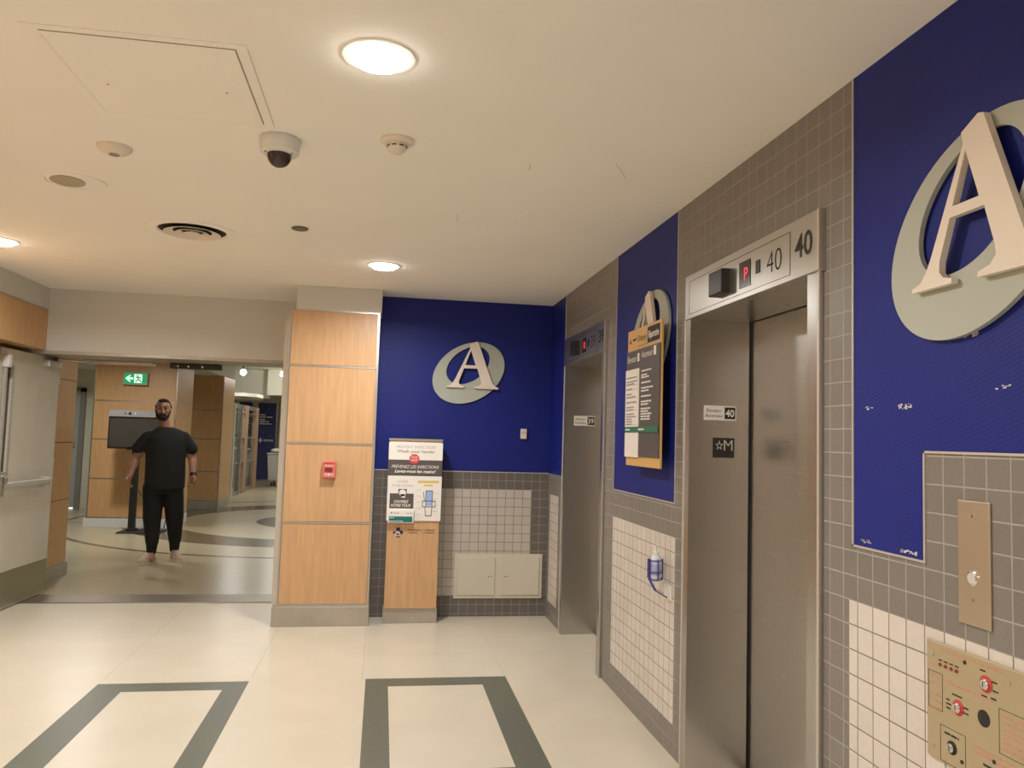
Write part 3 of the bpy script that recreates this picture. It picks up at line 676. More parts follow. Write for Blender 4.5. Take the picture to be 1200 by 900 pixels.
# infection control stand
def podium():
    x0, x1, y0, y1 = .056, .476, 6.25, 6.40; f = faceY(y0)
    t = thing('hygiene_station', 'wood pedestal with Prevent Infection posters standing against back wall', 'sign stand', ((x0 + x1) / 2, y0 + .07, 0))
    g = G(); g.m(BASEM).box(x0, x1, y0 + .02, y1, 0, .115, bev=.003); g.out('plinth', t)
    g = G(); g.m(WOOD).box(x0 + .008, x1 - .008, y0 + .006, y1, .115, 1.41, bev=.002); g.out('cabinet', t)
    g = G(); g.m(ALU).box(x0, x1, y0, y1, 1.41, 1.428); g.out('top_rail', t)
    # upper poster
    g = G(f); g.m(WHITEPR).box(x0, x1, 1.262, 1.400, -.006, .004); p1 = g.out('upper_poster', t)
    g = G(f); g.m(DARKGREY).box(x0 - .002, x1, 1.140, 1.262, -.006, .0045); p2 = g.out('dark_poster', t)
    um = (x0 + x1) / 2
    g = G(f); g.m(GREYTXT).text('PREVENT INFECTION', um, 1.352, .022, .004, width=.30, align='CENTER', off=-.01); g.text('Wash your hands!', um, 1.318, .022, .004, width=.29, align='CENTER', off=.02); g.out('lettering', p1)
    g = G(f); g.m(WHITEPR).text('PRÉVENEZ LES INFECTIONS', um, 1.198, .023, .0045, width=.37, align='CENTER', shear=.3); g.text('Lavez-vous les mains!', um, 1.163, .022, .0045, width=.32, align='CENTER', off=.025, shear=.3); g.out('lettering', p2)
    oc = [(um - .01 + .041 * math.cos(math.pi / 8 + k * math.pi / 4), 1.270 + .041 * math.sin(math.pi / 8 + k * math.pi / 4)) for k in range(8)]
    g = G(f); g.m(mat('stop_red', (.60, .06, .07), .5)).poly(oc, .004, .008); so = g.out('stop_octagon', p1)
    g = G(f); g.m(WHITEPR).text('STOP', um - .01, 1.275, .016, .008, width=.048, align='CENTER'); g.text('ARRÊT', um - .01, 1.253, .014, .008, width=.056, align='CENTER'); g.out('lettering', so)
    # lower posters
    us = x0 + .215
    g = G(f); g.m(WHITEPR).box(x0, us, .79, 1.137, -.006, .006); q1 = g.out('cough_poster', t)
    g = G(f); g.m(GREYTXT).text('COVER', x0 + .115, 1.085, .018, .006, width=.085, align='CENTER', off=-.01); g.text('YOUR COUGH', x0 + .115, 1.053, .018, .006, width=.165, align='CENTER', off=-.01)
    g.m(DARKGREY).box(x0 + .02, us - .01, .885, 1.0, .006, .0068); g.box(x0 + .085, x0 + .15, 1.0, 1.035, .006, .0068)
    g.m(WHITEPR).text('COUVREZ', x0 + .11, .928, .020, .0068, width=.115, align='CENTER', shear=.3, off=.02); g.text('VOTRE TOUX', x0 + .11, .898, .020, .0068, width=.155, align='CENTER', shear=.3, off=.02)
    g.cyl((x0 + .118, 1.005), .027, .0068, .008); g.poly([(x0 + .10, .995), (x0 + .135, .995), (x0 + .14, .968), (x0 + .112, .968)], .0068, .008)
    g.out('print', q1)
    g = G(f); g.m(WHITEPR).box(x0 + .012, us - .005, .775, .875, .006, .03, bev=.002); h = g.out('leaflet_holder', t)
    g = G(f); g.m(TEAL).box(x0 + .02, us - .015, .78, .825, .03, .0308); g.m(GREYTXT).cyl((x0 + .038, .852), .007, .03, .0308, 12); g.words(x0 + .05, x0 + .1, .849, .006, .03); g.words(x0 + .15, us - .015, .849, .005, .03)
    g.m(WHITEPR).words(x0 + .025, x0 + .06, .812, .006, .0308); g.words(x0 + .025, x0 + .13, .786, .006, .0308); g.out('print', h)
    g = G(f); g.m(WHITEPR).box(us, x1, .79, 1.137, -.006, .004); q2 = g.out('instruction_poster', t)
    g = G(f); g.m(mat('yellow_print', (.65, .47, .12), .5)).box(us + .02, x1 - .02, 1.085, 1.103, .004, .0046); g.words(us + .065, us + .135, 1.06, .016, .004)
    g.m(mat('pale_blue_print', (.30, .42, .70), .5)).box(us + .085, us + .135, .91, 1.02, .004, .0052)
    g.m(NAVY)
    for a in ((us + .085, .905, us + .085, 1.025), (us + .135, .905, us + .135, 1.025), (us + .085, 1.025, us + .135, 1.025), (us + .06, .945, us + .06, .90), (us + .16, .945, us + .16, .90), (us + .06, .945, us + .16, .945), (us + .06, .90, us + .16, .90),
              (us + .08, .90, us + .085, .83), (us + .135, .90, us + .13, .83), (us + .085, .83, us + .13, .83), (us + .065, 1.015, us + .075, .95)):
        g.tube([(a[0], a[1], .005), (a[2], a[3], .005)], .0022, 6)
    g.m(mat('faint_grey_print', (.5, .48, .46), .5))
    for k in range(9): g.words(us + .012 + .13 * (k % 2), us + .05 + .13 * (k % 2), 1.03 - .024 * k, .005, .004)
    g.out('print', q2)
    # hospital mark
    g = G(f); F_ = -.005 + .0; cx, cz = x0 + .095, .700; g.m(NAVY)
    g.box(cx - .014, cx + .014, cz + .008, cz + .036, -.006, -.0052 + .0004); g.box(cx + .008, cx + .038, cz - .014, cz + .012, -.006, -.0048)
    g.box(cx - .038, cx - .010, cz - .012, cz + .006, -.006, -.0048); g.box(cx - .012, cx + .014, cz - .04, cz - .014, -.006, -.0048)
    g.m(WHITEPR).lathe((cx - .002, cz - .012), [(.014, -.006), (.014, -.0044), (.019, -.0044), (.019, -.006)], 20, closed=True)
    g.m(BLACKM).text('The Ottawa', x0 + .17, .712, .013, -.0058, width=.10, off=.01); g.text('Hospital', x0 + .17, .692, .013, -.0058, width=.072, off=.01)
    g.text("L'Hôpital", x0 + .30, .712, .013, -.0058, width=.078, off=.01); g.text("d'Ottawa", x0 + .30, .692, .013, -.0058, width=.078, off=.01); g.box(x0 + .282, x0 + .2835, .688, .728, -.006, -.0052)
    g.out('hospital_mark', t)
podium()

# ---------------------------------------------------------------- ceiling fixtures (ceiling frame: v = -y, w down)
def downlight(x, y, label, r=.103, h=CH, power=None, visible=True):
    f = Fr((0, 0, h), (1, 0, 0), (0, -1, 0), (0, 0, -1))
    t = thing('recessed_downlight', label, 'ceiling light', (x, y, h), 'recessed downlights')
    g = G(f); g.m(CEIL).lathe((x, -y), [(r + .008, 0), (r + .006, .004), (r - .006, .005), (r - .010, 0)], 40, closed=True); g.out('trim_ring', t, True)
    g = G(f); g.m(LENS).lathe((x, -y), [(r - .012, .0005), (r - .018, .010), (r * .68, .022), (r * .36, .028), (.002, .030)], 40); g.out('lamp_lens', t, True)
    ld = bpy.data.lights.new('lamp_light', 'AREA'); ld.shape = 'DISK'; ld.size = r * 1.7; ld.energy = power or LOBBY_W; ld.color = WARM; ld.spread = math.radians(165)
    lo = bpy.data.objects.new('lamp_light', ld); C.objects.link(lo); lo.parent = t; lo.location = (0, 0, -.033)
    return t
downlight(-.055, 2.335, 'largest bright recessed ceiling light near top centre')
downlight(-.035, 5.29, 'lit recessed ceiling light above the light maple column')
downlight(-2.39, 5.275, 'lit recessed ceiling light cut off by left picture edge')
for x, y in ((-2.39, 2.33), (-.055, -.6), (-2.39, -.6), (-.055, -3.3), (-2.39, -3.3)): downlight(x, y, 'added recessed ceiling light outside the view')  # unseen lamps continuing the visible grid, added for more indirect light
ADDED_HALL_LAMP = 'added hall downlight, unseen beyond the doorway header'  # unseen lamps added to light the hall
for x, y in ((-1.6, 8.9), (-3.6, 10.7), (-1.0, 11.6)): downlight(x, y, ADDED_HALL_LAMP, h=2.62, power=HALL_W * (.35 if y < 9 else 1.6))
for x, y in ((-5.6, 13.0),): downlight(x, y, ADDED_HALL_LAMP, h=2.62, power=HALL_W)
for x, y in ((-.6, 16.0), (-1.6, 19.0), (-3.9, 18.2), (-.8, 23.5)): downlight(x, y, ADDED_HALL_LAMP, h=3.1, power=HALL_W * 1.5)  # the added lamp behind the glass brightens the plants
# two small spots on the far hall ceiling
for x, y, lb in ((-3.22, 18.9, 'small bright spot lamp on far hall ceiling before the blue banner'), (-2.52, 20.4, 'small spot lamp on far hall ceiling beside the column edge')):
    zl = 2.80 if y < 19 else 2.90
    t = thing('spot_lamp', lb, 'ceiling light', (x, y, 3.1), 'far hall spot lamps')
    g = G(); g.m(BLACK).cyl((x, y), .02, zl + .06, 3.1, 16); g.out('stem', t)
    g = G(); g.m(LENS).ball((x, y, zl), .07); g.out('lamp_globe', t, True)
    ld = bpy.data.lights.new('lamp_light', 'POINT'); ld.energy = 25; ld.color = WARM; ld.shadow_soft_size = .08
    lo = bpy.data.objects.new('lamp_light', ld); C.objects.link(lo); lo.parent = t; lo.location = (0, 0, zl - .12 - 3.1)

# dome camera
x, y = -.437, 3.10
t = thing('dome_camera', 'white security camera with dark dome hanging from the ceiling', 'security camera', (x, y, CH))
g = G(CE); g.m(WHITEP).lathe((x, -y), [(.074, 0), (.078, .006), (.074, .052), (.066, .060), (.046, .062), (.044, .058)], 44); g.out('housing', t, True)
g = G(CE); g.m(mat('smoked_dome', (.035, .022, .018), .08)); prof = [(.046, .060)] + [(.046 * math.cos(a * math.pi / 16), .066 + .046 * math.sin(a * math.pi / 16)) for a in range(0, 8)] + [(.001, .112)]
g.lathe((x, -y), prof, 36); g.out('smoked_dome', t, True)
for a in (0.5, 2.6, 4.7):
    g = G(CE); g.m(GREYTXT).cyl((x + .056 * math.cos(a), -y + .056 * math.sin(a)), .004, .060, .064, 10); g.out('screw', t)
# smoke detector
x, y = .012, 3.00
t = thing('smoke_detector', 'round cream smoke detector with dark slots right of the dome camera', 'smoke detector', (x, y, CH))
g = G(CE); g.m(OFFW).lathe((x, -y), [(.066, 0), (.066, .008), (.058, .014), (.040, .018), (.036, .018)], 40); g.out('base', t, True)
g = G(CE); g.m(OFFW).lathe((x, -y), [(.036, .016), (.037, .034), (.034, .040), (.022, .052), (.010, .055), (.001, .056)], 36); b_ = g.out('sensor_head', t, True)
g = G(CE); g.m(BLACKM)
for k in range(8):
    a0 = k * math.pi / 4 + .08; pts = [(x + .0375 * math.cos(a0 + j * .16), -y + .0375 * math.sin(a0 + j * .16), .029) for j in range(4)]; g.tube(pts, .0025, 6)
g.out('vent_slots', b_)
# shallow round sensor
x, y = -1.118, 3.35
t = thing('ceiling_sensor', 'shallow white round ceiling sensor left of the dome camera', 'ceiling sensor', (x, y, CH))
g = G(CE); g.m(OFFW).lathe((x, -y), [(.068, 0), (.066, .010), (.050, .024), (.026, .031)], 40); g.out('base', t, True)
g = G(CE); g.m(GREYTXT).cyl((x, -y), .020, .030, .034); g.out('lens', t)
# flat speaker cover
x, y = -1.475, 3.87
t = thing('ceiling_cover_disc', 'flat beige round ceiling cover with raised rim, upper left', 'ceiling cover', (x, y, CH))
g = G(CE); g.m(CEIL).lathe((x + .03, -y), [(.128, 0), (.126, .006), (.112, .008), (.108, 0)], 44, closed=True); g.out('rim', t, True)
g = G(CE); g.m(mat('tan_cover', (.42, .36, .26), .7)).cyl((x - .02, -y + .0), .082, 0, .006, 40); g.out('disc', t)
# round air diffuser
x, y = -1.115, 4.67
t = thing('air_diffuser', 'round air vent with concentric dark rings in the ceiling', 'air vent', (x, y, CH))
g = G(CE); g.m(CEIL).lathe((x, -y), [(.235, 0), (.233, .005), (.190, .010), (.182, .001)], 48, closed=True); g.out('outer_flange', t, True)
g = G(CE); g.m(BLACKM).cyl((x, -y), .182, .0002, .0015, 48); g.out('dark_throat', t)
for r0, r1, n_ in ((.105, .150, 'cone'), (.060, .088, 'cone')):
    g = G(CE); g.m(OFFW).lathe((x, -y), [(r0, .008), (r1, .022), (r1 + .004, .020), (r0 + .004, .004)], 44, closed=True); g.out('louvre_ring', t, True)
g = G(CE); g.m(OFFW).lathe((x, -y), [(.003, .026), (.042, .024), (.044, .018), (.003, .004)], 36); g.out('centre_cap', t, True)
# sprinkler cover
x, y = -.497, 4.45
tag(G(CE).m(mat('dark_olive_cover', (.13, .11, .07), .5)).lathe((x, -y), [(.046, 0), (.046, .006), (.042, .009), (.001, .009)], 32).out('sprinkler_cover', smooth=True), 'small dark round sprinkler cover on the ceiling', 'sprinkler cover')
# access hatch
t = thing('ceiling_access_hatch', 'square painted access hatch in the ceiling, upper left', 'access hatch', (-.75, 2.66, CH))
SEAM = mat('hatch_seam', (.34, .29, .22), .8)
g = G(CE); g.m(CEIL).box(-1.022, -.480, -2.955, -2.385, 0, .0035); g.out('hatch_panel', t)
g = G(CE); g.m(CEIL)
for a in ((-1.06, -1.027, -2.99, -2.35), (-.474, -.442, -2.99, -2.35), (-1.027, -.474, -2.38, -2.35), (-1.027, -.474, -2.99, -2.96)): g.box(*a, 0, .002)
g.out('frame', t)
g = G(CE); g.m(SEAM).box(-.4795, -.4765, -2.955, -2.385, 0, .0028); g.box(-1.02, -.48, -2.385, -2.3815, 0, .0028); g.box(-.4425, -.441, -2.96, -2.38, 0, .0015); g.out('seam', t)
for u, v in ((-.56, -2.70), (-.94, -2.72)):
    g = G(CE); g.m(SEAM).cyl((u, v), .004, .003, .0045, 10); g.out('screw', t)
# hairline ceiling cracks
g = G(CE); g.m(SEAM)
for (a, b_) in (((.555, -3.13), (.567, -3.21)), ((.90, -3.05), (.985, -3.20)), ((.33, -3.95), (.345, -4.08))):
    g.tube([(a[0], a[1], .0002), ((a[0] + b_[0]) / 2 + .003, (a[1] + b_[1]) / 2, .0002), (b_[0], b_[1], .0002)], .0011, 5)
tag(g.out('ceiling_crack'), 'fine short hairline cracks in the ceiling paint', 'crack')['kind'] = 'stuff'

# ---------------------------------------------------------------- exit sign
f = faceY(12.29); t = thing('exit_sign', 'green lit exit sign with white arrow and running figure', 'exit sign', (-3.6, 12.27, 2.06))
u0, u1, z0, z1 = -3.765, -3.425, 2.075, 2.262
g = G(f); g.m(mat('exit_housing', (.35, .42, .25), .5)).box(u0, u1, z0, z1, 0, .05, bev=.004); g.out('housing', t)
g = G(f); g.m(mat('exit_green', (.0, .20, .07), .5, emit=(.0, .30, .10), es=.7)).box(u0 + .018, u1 - .02, z0 + .018, z1 - .018, .05, .053); fc = g.out('green_face', t)
EW = mat('exit_white', (.7, .9, .75), .5, emit=(.6, 1, .75), es=.75)
g = G(f); g.m(EW); ax, az = u0 + .03, (z0 + z1) / 2
g.poly([(ax, az), (ax + .062, az + .05), (ax + .085, az + .05), (ax + .052, az + .016), (ax + .112, az + .016), (ax + .112, az - .016), (ax + .052, az - .016), (ax + .085, az - .05), (ax + .062, az - .05)], .053, .055)
g.out('arrow', fc)
g = G(f); g.m(EW).box(u0 + .155, u0 + .265, z0 + .03, z1 - .03, .053, .055)
dr = g.out('doorway', fc)
g = G(f); g.m(mat('exit_figure', (.0, .06, .03), .5)); bx, bz = u0 + .21, (z0 + z1) / 2
g.cyl((bx - .012, bz + .043), .010, .055, .056, 12)
for pts in ([(bx - .01, bz + .03), (bx + .008, bz - .012)], [(bx + .008, bz - .012), (bx - .018, bz - .028), (bx - .028, bz - .055)], [(bx + .008, bz - .012), (bx + .03, bz - .03), (bx + .052, bz - .052)], [(bx - .008, bz + .024), (bx - .032, bz + .008)], [(bx - .004, bz + .022), (bx + .024, bz + .02), (bx + .032, bz + .002)]):
    g.tube([(a, b_, .0555) for a, b_ in pts], .0065, 8)
g.out('running_figure', dr)

# ---------------------------------------------------------------- far door with red sign
f = faceY(15.0); t = thing('hall_door', 'distant grey metal door with push bar and small red sign', 'door', (-5.7, 15.0, 0))
g = G(f); g.m(mat('door_frame_grey', (.22, .21, .18), .5)).box(-5.29, -5.20, 0, 2.12, 0, .03); g.box(-6.28, -6.19, 0, 2.12, 0, .03); g.box(-6.28, -5.20, 2.06, 2.14, 0, .03); g.out('frame', t)
g = G(f); g.m(mat('door_grey', (.36, .37, .35), .5)).box(-6.19, -5.29, .03, 2.06, 0, .015); g.out('leaf', t)
g = G(f); g.m(ALUL).box(-6.1, -5.34, 1.10, 1.17, .015, .07, bev=.01); g.out('push_bar', t)
g = G(f); g.m(LENS if False else mat('daylight_glow', (.8, .8, .8), .5, emit=(1, .97, .9), es=.8)).box(-6.19, -5.29, .004, .03, .0, .012); g.out('bottom_glow_strip', t)  # glowing strip stands in for daylight under the door
g = G(f); g.m(mat('sign_red', (.50, .04, .03), .5)).box(-5.62, -5.38, 1.92, 2.02, .015, .02); s_ = g.out('red_sign', t)
g = G(f); g.m(WHITEPR).words(-5.60, -5.40, 1.975, .014, .02); g.words(-5.60, -5.41, 1.945, .014, .02); g.out('lettering', s_)

# ---------------------------------------------------------------- kiosk with screen
def kiosk():
    f = faceY(11.75); x = -3.40
    t = thing('video_kiosk', 'black video screen on a slim floor stand behind the man', 'screen stand', (x, 11.8, 0))
    g = G(); g.m(BLACKM).box(x - .14, x + .42, 11.60, 12.02, 0, .018, bev=.006); g.box(x - .06, x + .06, 11.75, 11.90, .016, .05, bev=.008); g.out('base', t)
    g = G(); g.m(BLACK).box(x - .045, x + .045, 11.78, 11.86, .03, 1.45, bev=.01); g.out('pole', t)
    g = G(); g.m(BLACK).box(x - .10, x + .06, 11.70, 11.78, 1.14, 1.26, bev=.01); g.out('mount', t)
    g = G(f); g.m(BLACK).box(-3.75, -3.0, 1.155, 1.60, 0, .05, bev=.006); sc = g.out('screen_housing', t)
    g = G(f); g.m(SCREEN).box(-3.73, -3.02, 1.18, 1.575, .05, .053); g.out('screen', sc)
    g = G(f); g.m(GREYSM).poly([(-3.76, 1.605), (-2.99, 1.605), (-3.01, 1.69), (-3.73, 1.69)], .0, .07); cb = g.out('camera_bar', t)
    for u, r in ((-3.53, .008), (-3.47, .018), (-3.40, .010)):
        g = G(f); g.m(BLACK if u != -3.40 else WHITEP).cyl((u, 1.648), r, .07, .078, 16); g.out('camera_lens', cb)
    g = G(); g.m(BLACKM).tube([(x + .04, 11.8, .62), (x + .12, 11.78, .50), (x + .25, 11.8, .46), (x + .42, 11.85, .52), (x + .45, 11.9, .30), (x + .38, 12.0, .03)], .007, 8); g.out('cable', t)
kiosk()

# ---------------------------------------------------------------- glass wall
def glass_wall():
    x = -3.22
    t = thing('glass_partition', 'glass wall with wood mullions running back to the blue banner', 'glass wall', (x, 19, 0))
    for y, w_, mm, nm in ((16.5, .10, ALU, 'mullion'), (17.9, .06, WHITEP, 'mullion'), (18.75, .10, ALU, 'mullion'), (19.25, .42, mat('mullion_brown', (.34, .22, .14), .5), 'wood_mullion'), (20.85, .38, mat('mullion_brown', (.34, .22, .14), .5), 'wood_mullion')):
        g = G(); g.m(mm).box(x - .06, x + .05, y, y + w_, .0, 2.05); g.out(nm, t)
    for z in (.04, .72, 1.29, 1.86, 2.0):  # middle bars draw the reflected wood seams, outer two are rails
        g = G(); g.m(ALU).box(x - .012, x + .03, 16.5, 21.2, z - (.04 if z in (.04, 2.0) else .010), z + (.05 if z in (.04, 2.0) else .010)); g.out('rail_and_reflection', t)
    for a, b_ in ((16.6, 17.9), (17.96, 18.75), (19.67, 20.85)):
        g = G(); g.m(GLASS).box(x - .006, x + .006, a, b_, .08, 1.96); g.out('pane', t)
glass_wall()

def plant(x, y, h, r, label, mm, n=420, pot=True):
    t = thing('potted_plant', label, 'plant', (x, y, 0), 'green plants in the far hall')
    g = G(); g.m(BARK)
    if pot: g.m(DARKGREY).lathe((x, y), [(.14, 0), (.2, .35), (.21, .36), (.17, .34)], 24); g.out('pot', t, True); g = G(); g.m(BARK)
    for k in range(5):
        a = k * 1.26; g.tube([(x, y, .3), (x + r * .3 * math.cos(a), y + r * .3 * math.sin(a), h * .55), (x + r * .5 * math.cos(a), y + r * .5 * math.sin(a), h * .95)], [.016, .012, .005], 6)
    g.out('stem', t)
    g = G(); g.m(mm)
    for k in range(n):
        a = random.uniform(0, 6.28); z = random.uniform(.35, 1) * h; rr = r * math.sqrt(random.random()) * (1 - .3 * z / h)
        p = Vector((x + rr * math.cos(a), y + rr * math.sin(a), z)); d = Vector((math.cos(a + random.uniform(-.8, .8)), math.sin(a + random.uniform(-.8, .8)), random.uniform(-.3, .9))).normalized()
        s_ = d.cross(Vector((0, 0, 1))).normalized(); L_ = random.uniform(.10, .2); w_ = L_ * .22; nn = s_.cross(d)
        g._add([p, p + d * L_ * .5 + s_ * w_ + nn * .01, p + d * L_ - Vector((0, 0, .03)), p + d * L_ * .5 - s_ * w_ + nn * .01, p + d * L_ * .5 - nn * .008], [(0, 1, 4), (1, 2, 4), (2, 3, 4), (3, 0, 4)], local=False)
    g.out('foliage', t)
plant(-3.75, 17.4, 2.2, .38, 'tall green plant behind glass beside the brown wood pillar', LEAF)
plant(-3.75, 18.25, 2.0, .25, 'darker green plant behind glass nearer the wood mullion', LEAFD)
plant(-2.35, 24.9, 2.25, .28, 'dark plant behind the grey laundry cart at column edge', LEAFD)

def banner(u0, u1, y, label):
    f = faceY(y); t = thing('blue_banner', label, 'banner', ((u0 + u1) / 2, y, 0)); W_ = u1 - u0
    g = G(f); g.m(mat('banner_blue', (.022, .028, .11), .5)).box(u0, u1, .05, 2.30, -.03, 0); g.out('printed_panel', t)
    g = G(f); g.m(WHITEPR)
    for k, (z, fl) in enumerate(((1.93, .45), (1.865, .9), (1.79, .35), (1.73, .6), (1.665, .75))): g.words(u0 + W_ * .1, u1 - W_ * .03, z, .036, 0, fl)
    g.box(u0 + W_ * .1, u0 + W_ * .3, 1.17, 1.215, 0, .002); g.box(u0 + W_ * .17, u0 + W_ * .23, 1.12, 1.265, 0, .002)
    g.words(u0 + W_ * .38, u1 - W_ * .1, 1.20, .022, 0); g.words(u0 + W_ * .38, u1 - W_ * .1, 1.165, .022, 0)
    g.out('print', t)
    g = G(f); g.m(mat('banner_dot', (.2, .22, .35), .5))
    for a, b_ in ((.6, 2.12), (.2, 1.52), (.32, 1.42), (.75, 1.33), (.65, 1.0)): g.cyl((u0 + W_ * a, b_), .014, 0, .002, 10)
    g.out('dots', t)
banner(-3.64, -3.13, 24.2, 'dark blue upright banner with white lettering at the hall end')
banner(-4.15, -3.78, 24.0, 'narrower dark blue banner added to imitate the reflection in the glass wall')  # extra panel behind the glass stands in for the main banner's reflection
tag(G().m(WHITEW).lathe((-3.0, 24.5), [(.11, 0), (.10, .1), (.10, 2.34), (.11, 2.35)], 24).out('round_pillar', smooth=True), 'slim cream pillar right of the dark blue banner', 'pillar')

def cart():
    x0, x1, y0, y1 = -3.0, -2.2, 21.9, 22.7
    t = thing('linen_cart', 'grey laundry cart on casters at the far end, by column edge', 'cart', ((x0 + x1) / 2, 22.3, 0))
    g = G(); g.m(CARTM)
    V = [(x0 + .04, y0 + .04, .16), (x1 - .04, y0 + .04, .16), (x1 - .04, y1 - .04, .16), (x0 + .04, y1 - .04, .16), (x0, y0, .86), (x1, y0, .86), (x1, y1, .86), (x0, y1, .86)]
    g._add(V, [(3, 2, 1, 0), (4, 5, 6, 7), (0, 1, 5, 4), (1, 2, 6, 5), (2, 3, 7, 6), (3, 0, 4, 7)]); g.box(x0 - .02, x1 + .02, y0 - .02, y1 + .02, .85, .885, bev=.01); g.out('tub', t)
    for x in (x0 + .12, x1 - .12):
        for y in (y0 + .12, y1 - .12):
            g = G(faceX(x)); g.m(BLACKM).cyl((y, .05), .05, -.018, .018, 20); wl = g.out('caster_wheel', t)
            g = G(); g.m(ALU).box(x - .03, x + .03, y - .02, y + .02, .10, .16); g.out('caster_fork', wl)
    l = thing('linen_bundle', 'heap of white linen lying on top of the laundry cart', 'linen', (-2.6, 22.3, .885))
    g = G(); g.m(LINEN)
    for a in ((-2.8, 22.2, .948, .16), (-2.55, 22.25, .958, .2), (-2.4, 22.4, .948, .15), (-2.7, 22.45, .95, .17)): g.ball((a[0], a[1], a[2]), (a[3], a[3], .06))
    g.out('folded_linen', l, True)
cart()

# ---------------------------------------------------------------- walking man
def remeshed(name, build, material, parent, voxel, smooth=4, keep=()):
    g = G(); g.m(material); build(g)
    me = bpy.data.meshes.new(name); g.b.to_mesh(me); g.b.free(); me.materials.append(material)
    o = bpy.data.objects.new(name, me); C.objects.link(o)
    r = o.modifiers.new('r', 'REMESH'); r.mode = 'VOXEL'; r.voxel_size = voxel; r.use_smooth_shade = True
    if smooth: sm = o.modifiers.new('s', 'SMOOTH'); sm.iterations = smooth; sm.factor = .5
    bpy.context.view_layer.update()
    m2 = bpy.data.meshes.new_from_object(o.evaluated_get(bpy.context.evaluated_depsgraph_get()))
    m2.name = name; bpy.data.objects.remove(o)
    if not m2.materials: m2.materials.append(material)
    for p in m2.polygons: p.use_smooth = True; p.material_index = 0
    o = bpy.data.objects.new(name, m2); C.objects.link(o); o.parent = parent
    return o
def man():
    t = thing('person', 'bearded person in black t-shirt and black trousers walking toward camera', 'person', (-2.36, 9.25, 0))
    t.rotation_euler = (0, 0, math.radians(13))
    HXc = -.045
    LA = dict(sh=(-.195, .01, 1.405), el=(-.292, .03, 1.12), wr=(-.335, -.10, .925), tip=(-.345, -.14, .84))
    RA = dict(sh=(.205, .01, 1.405), el=(.283, .03, 1.12), wr=(.305, -.10, .925), tip=(.300, -.14, .84))
    LL = dict(hip=(-.095, 0, .86), kn=(-.088, -.05, .47), an=(-.075, -.10, .10)); RL = dict(hip=(.10, 0, .86), kn=(.135, .0, .47), an=(.150, .05, .10))
    def hand(g, A, sgn):
        w_ = Vector(A['wr']); d = (Vector(A['tip']) - w_).normalized(); side = Vector((.35 * sgn, -1, 0)); side = (side - d * side.dot(d)).normalized()   # thumb side (forward)
        n = Vector(d.cross(side)).normalized() * (1 if d.cross(side).x * sgn < 0 else -1)                      # palm side (towards body)
        for k, off in enumerate((-.030, -.010, .010, .030)):
            g.cap(w_ + side * off * .55, w_ + d * .075 + side * off, .018, .0135, 10)
        L4 = (.058, .068, .074, .070)
        for k, off in enumerate((-.031, -.0105, .0105, .032)):
            a = w_ + d * .078 + side * off; l = L4[k]; b1 = a + (d * .9 + n * .45).normalized() * l * .45; b2 = b1 + (d * .35 + n * .9).normalized() * l * .33; b3 = b2 + (n * .9 - d * .35).normalized() * l * .25
            g.cap(a, b1, .0092, .0086, 10); g.cap(b1, b2, .0086, .008, 10); g.cap(b2, b3, .008, .0072, 10)
        a = w_ + d * .022 + side * .030; b1 = a + (d * .7 + side * .7).normalized() * .038; b2 = b1 + (d * .95 + side * .15 + n * .4).normalized() * .032
        g.cap(a, b1, .013, .0105, 10); g.cap(b1, b2, .0105, .0088, 10)
    def body(g):
        g.ball((HXc, .008, 1.672), (.074, .094, .103), 28, 20)
        g.ball((HXc, -.018, 1.615), (.060, .070, .072), 24, 16)
        g.ball((HXc, -.052, 1.578), (.030, .026, .022), 16, 10)
        g.cap((HXc, -.086, 1.668), (HXc, -.106, 1.630), .009, .0135, 10)       # nose
        g.ball((HXc, -.088, 1.592), (.020, .008, .005), 14, 8)                   # mouth
        for s_ in (-1, 1):
            g.ball((HXc + s_ * .076, .012, 1.648), (.010, .020, .032), 12, 10)
            g.ball((HXc + s_ * .038, -.066, 1.638), (.022, .018, .018), 12, 8)
            g.ball((HXc + s_ * .030, -.080, 1.684), (.024, .012, .008), 12, 8)
        g.cap((HXc, .012, 1.60), (-.01, .02, 1.44), .056, .066, 18)
        g.rings([(.84, 0, .0, .165, .11), (1.0, 0, 0, .16, .105), (1.2, 0, 0, .175, .11), (1.36, 0, .005, .18, .10), (1.44, 0, .01, .12, .075)])
        for A in (LA, RA):
            g.cap((math.copysign(.165, A['sh'][0]), .01, 1.34), A['el'], .052, .044); g.cap(A['el'], A['wr'], .046, .029)
            g.cap(Vector(A['el']) + (Vector(A['wr']) - Vector(A['el'])) * .25, Vector(A['el']) + (Vector(A['wr']) - Vector(A['el'])) * .55, .046, .038)
        hand(g, LA, -1); hand(g, RA, 1)
        for Q in (LL, RL): g.cap(Q['hip'], Q['kn'], .085, .055); g.cap(Q['kn'], Q['an'], .055, .038); g.cap(Q['an'], (Q['an'][0], Q['an'][1] - .08, .055), .038, .032)
    remeshed('body', body, SKIN, t, .0035, 3)
    def shirt(g):
        g.rings([(.795, .015, -.005, .205, .142), (.83, .015, -.005, .208, .145), (.95, .015, -.01, .208, .150), (1.10, .01, -.01, .205, .148), (1.25, .01, -.005, .215, .145), (1.34, .01, .0, .222, .132), (1.39, .008, .005, .212, .115), (1.43, .005, .01, .165, .098), (1.452, -.005, .012, .125, .086), (1.468, -.018, .014, .088, .074)])
        for A, s_ in ((LA, -1), (RA, 1)):
            a = Vector(A['sh']); e = Vector(A['el']); a = Vector((s_ * .178, .005, 1.352)); g.cap(a, Vector(A['sh']) + (e - Vector(A['sh'])) * .60 + Vector((s_ * .012, 0, 0)), .076, .074, 20)
        
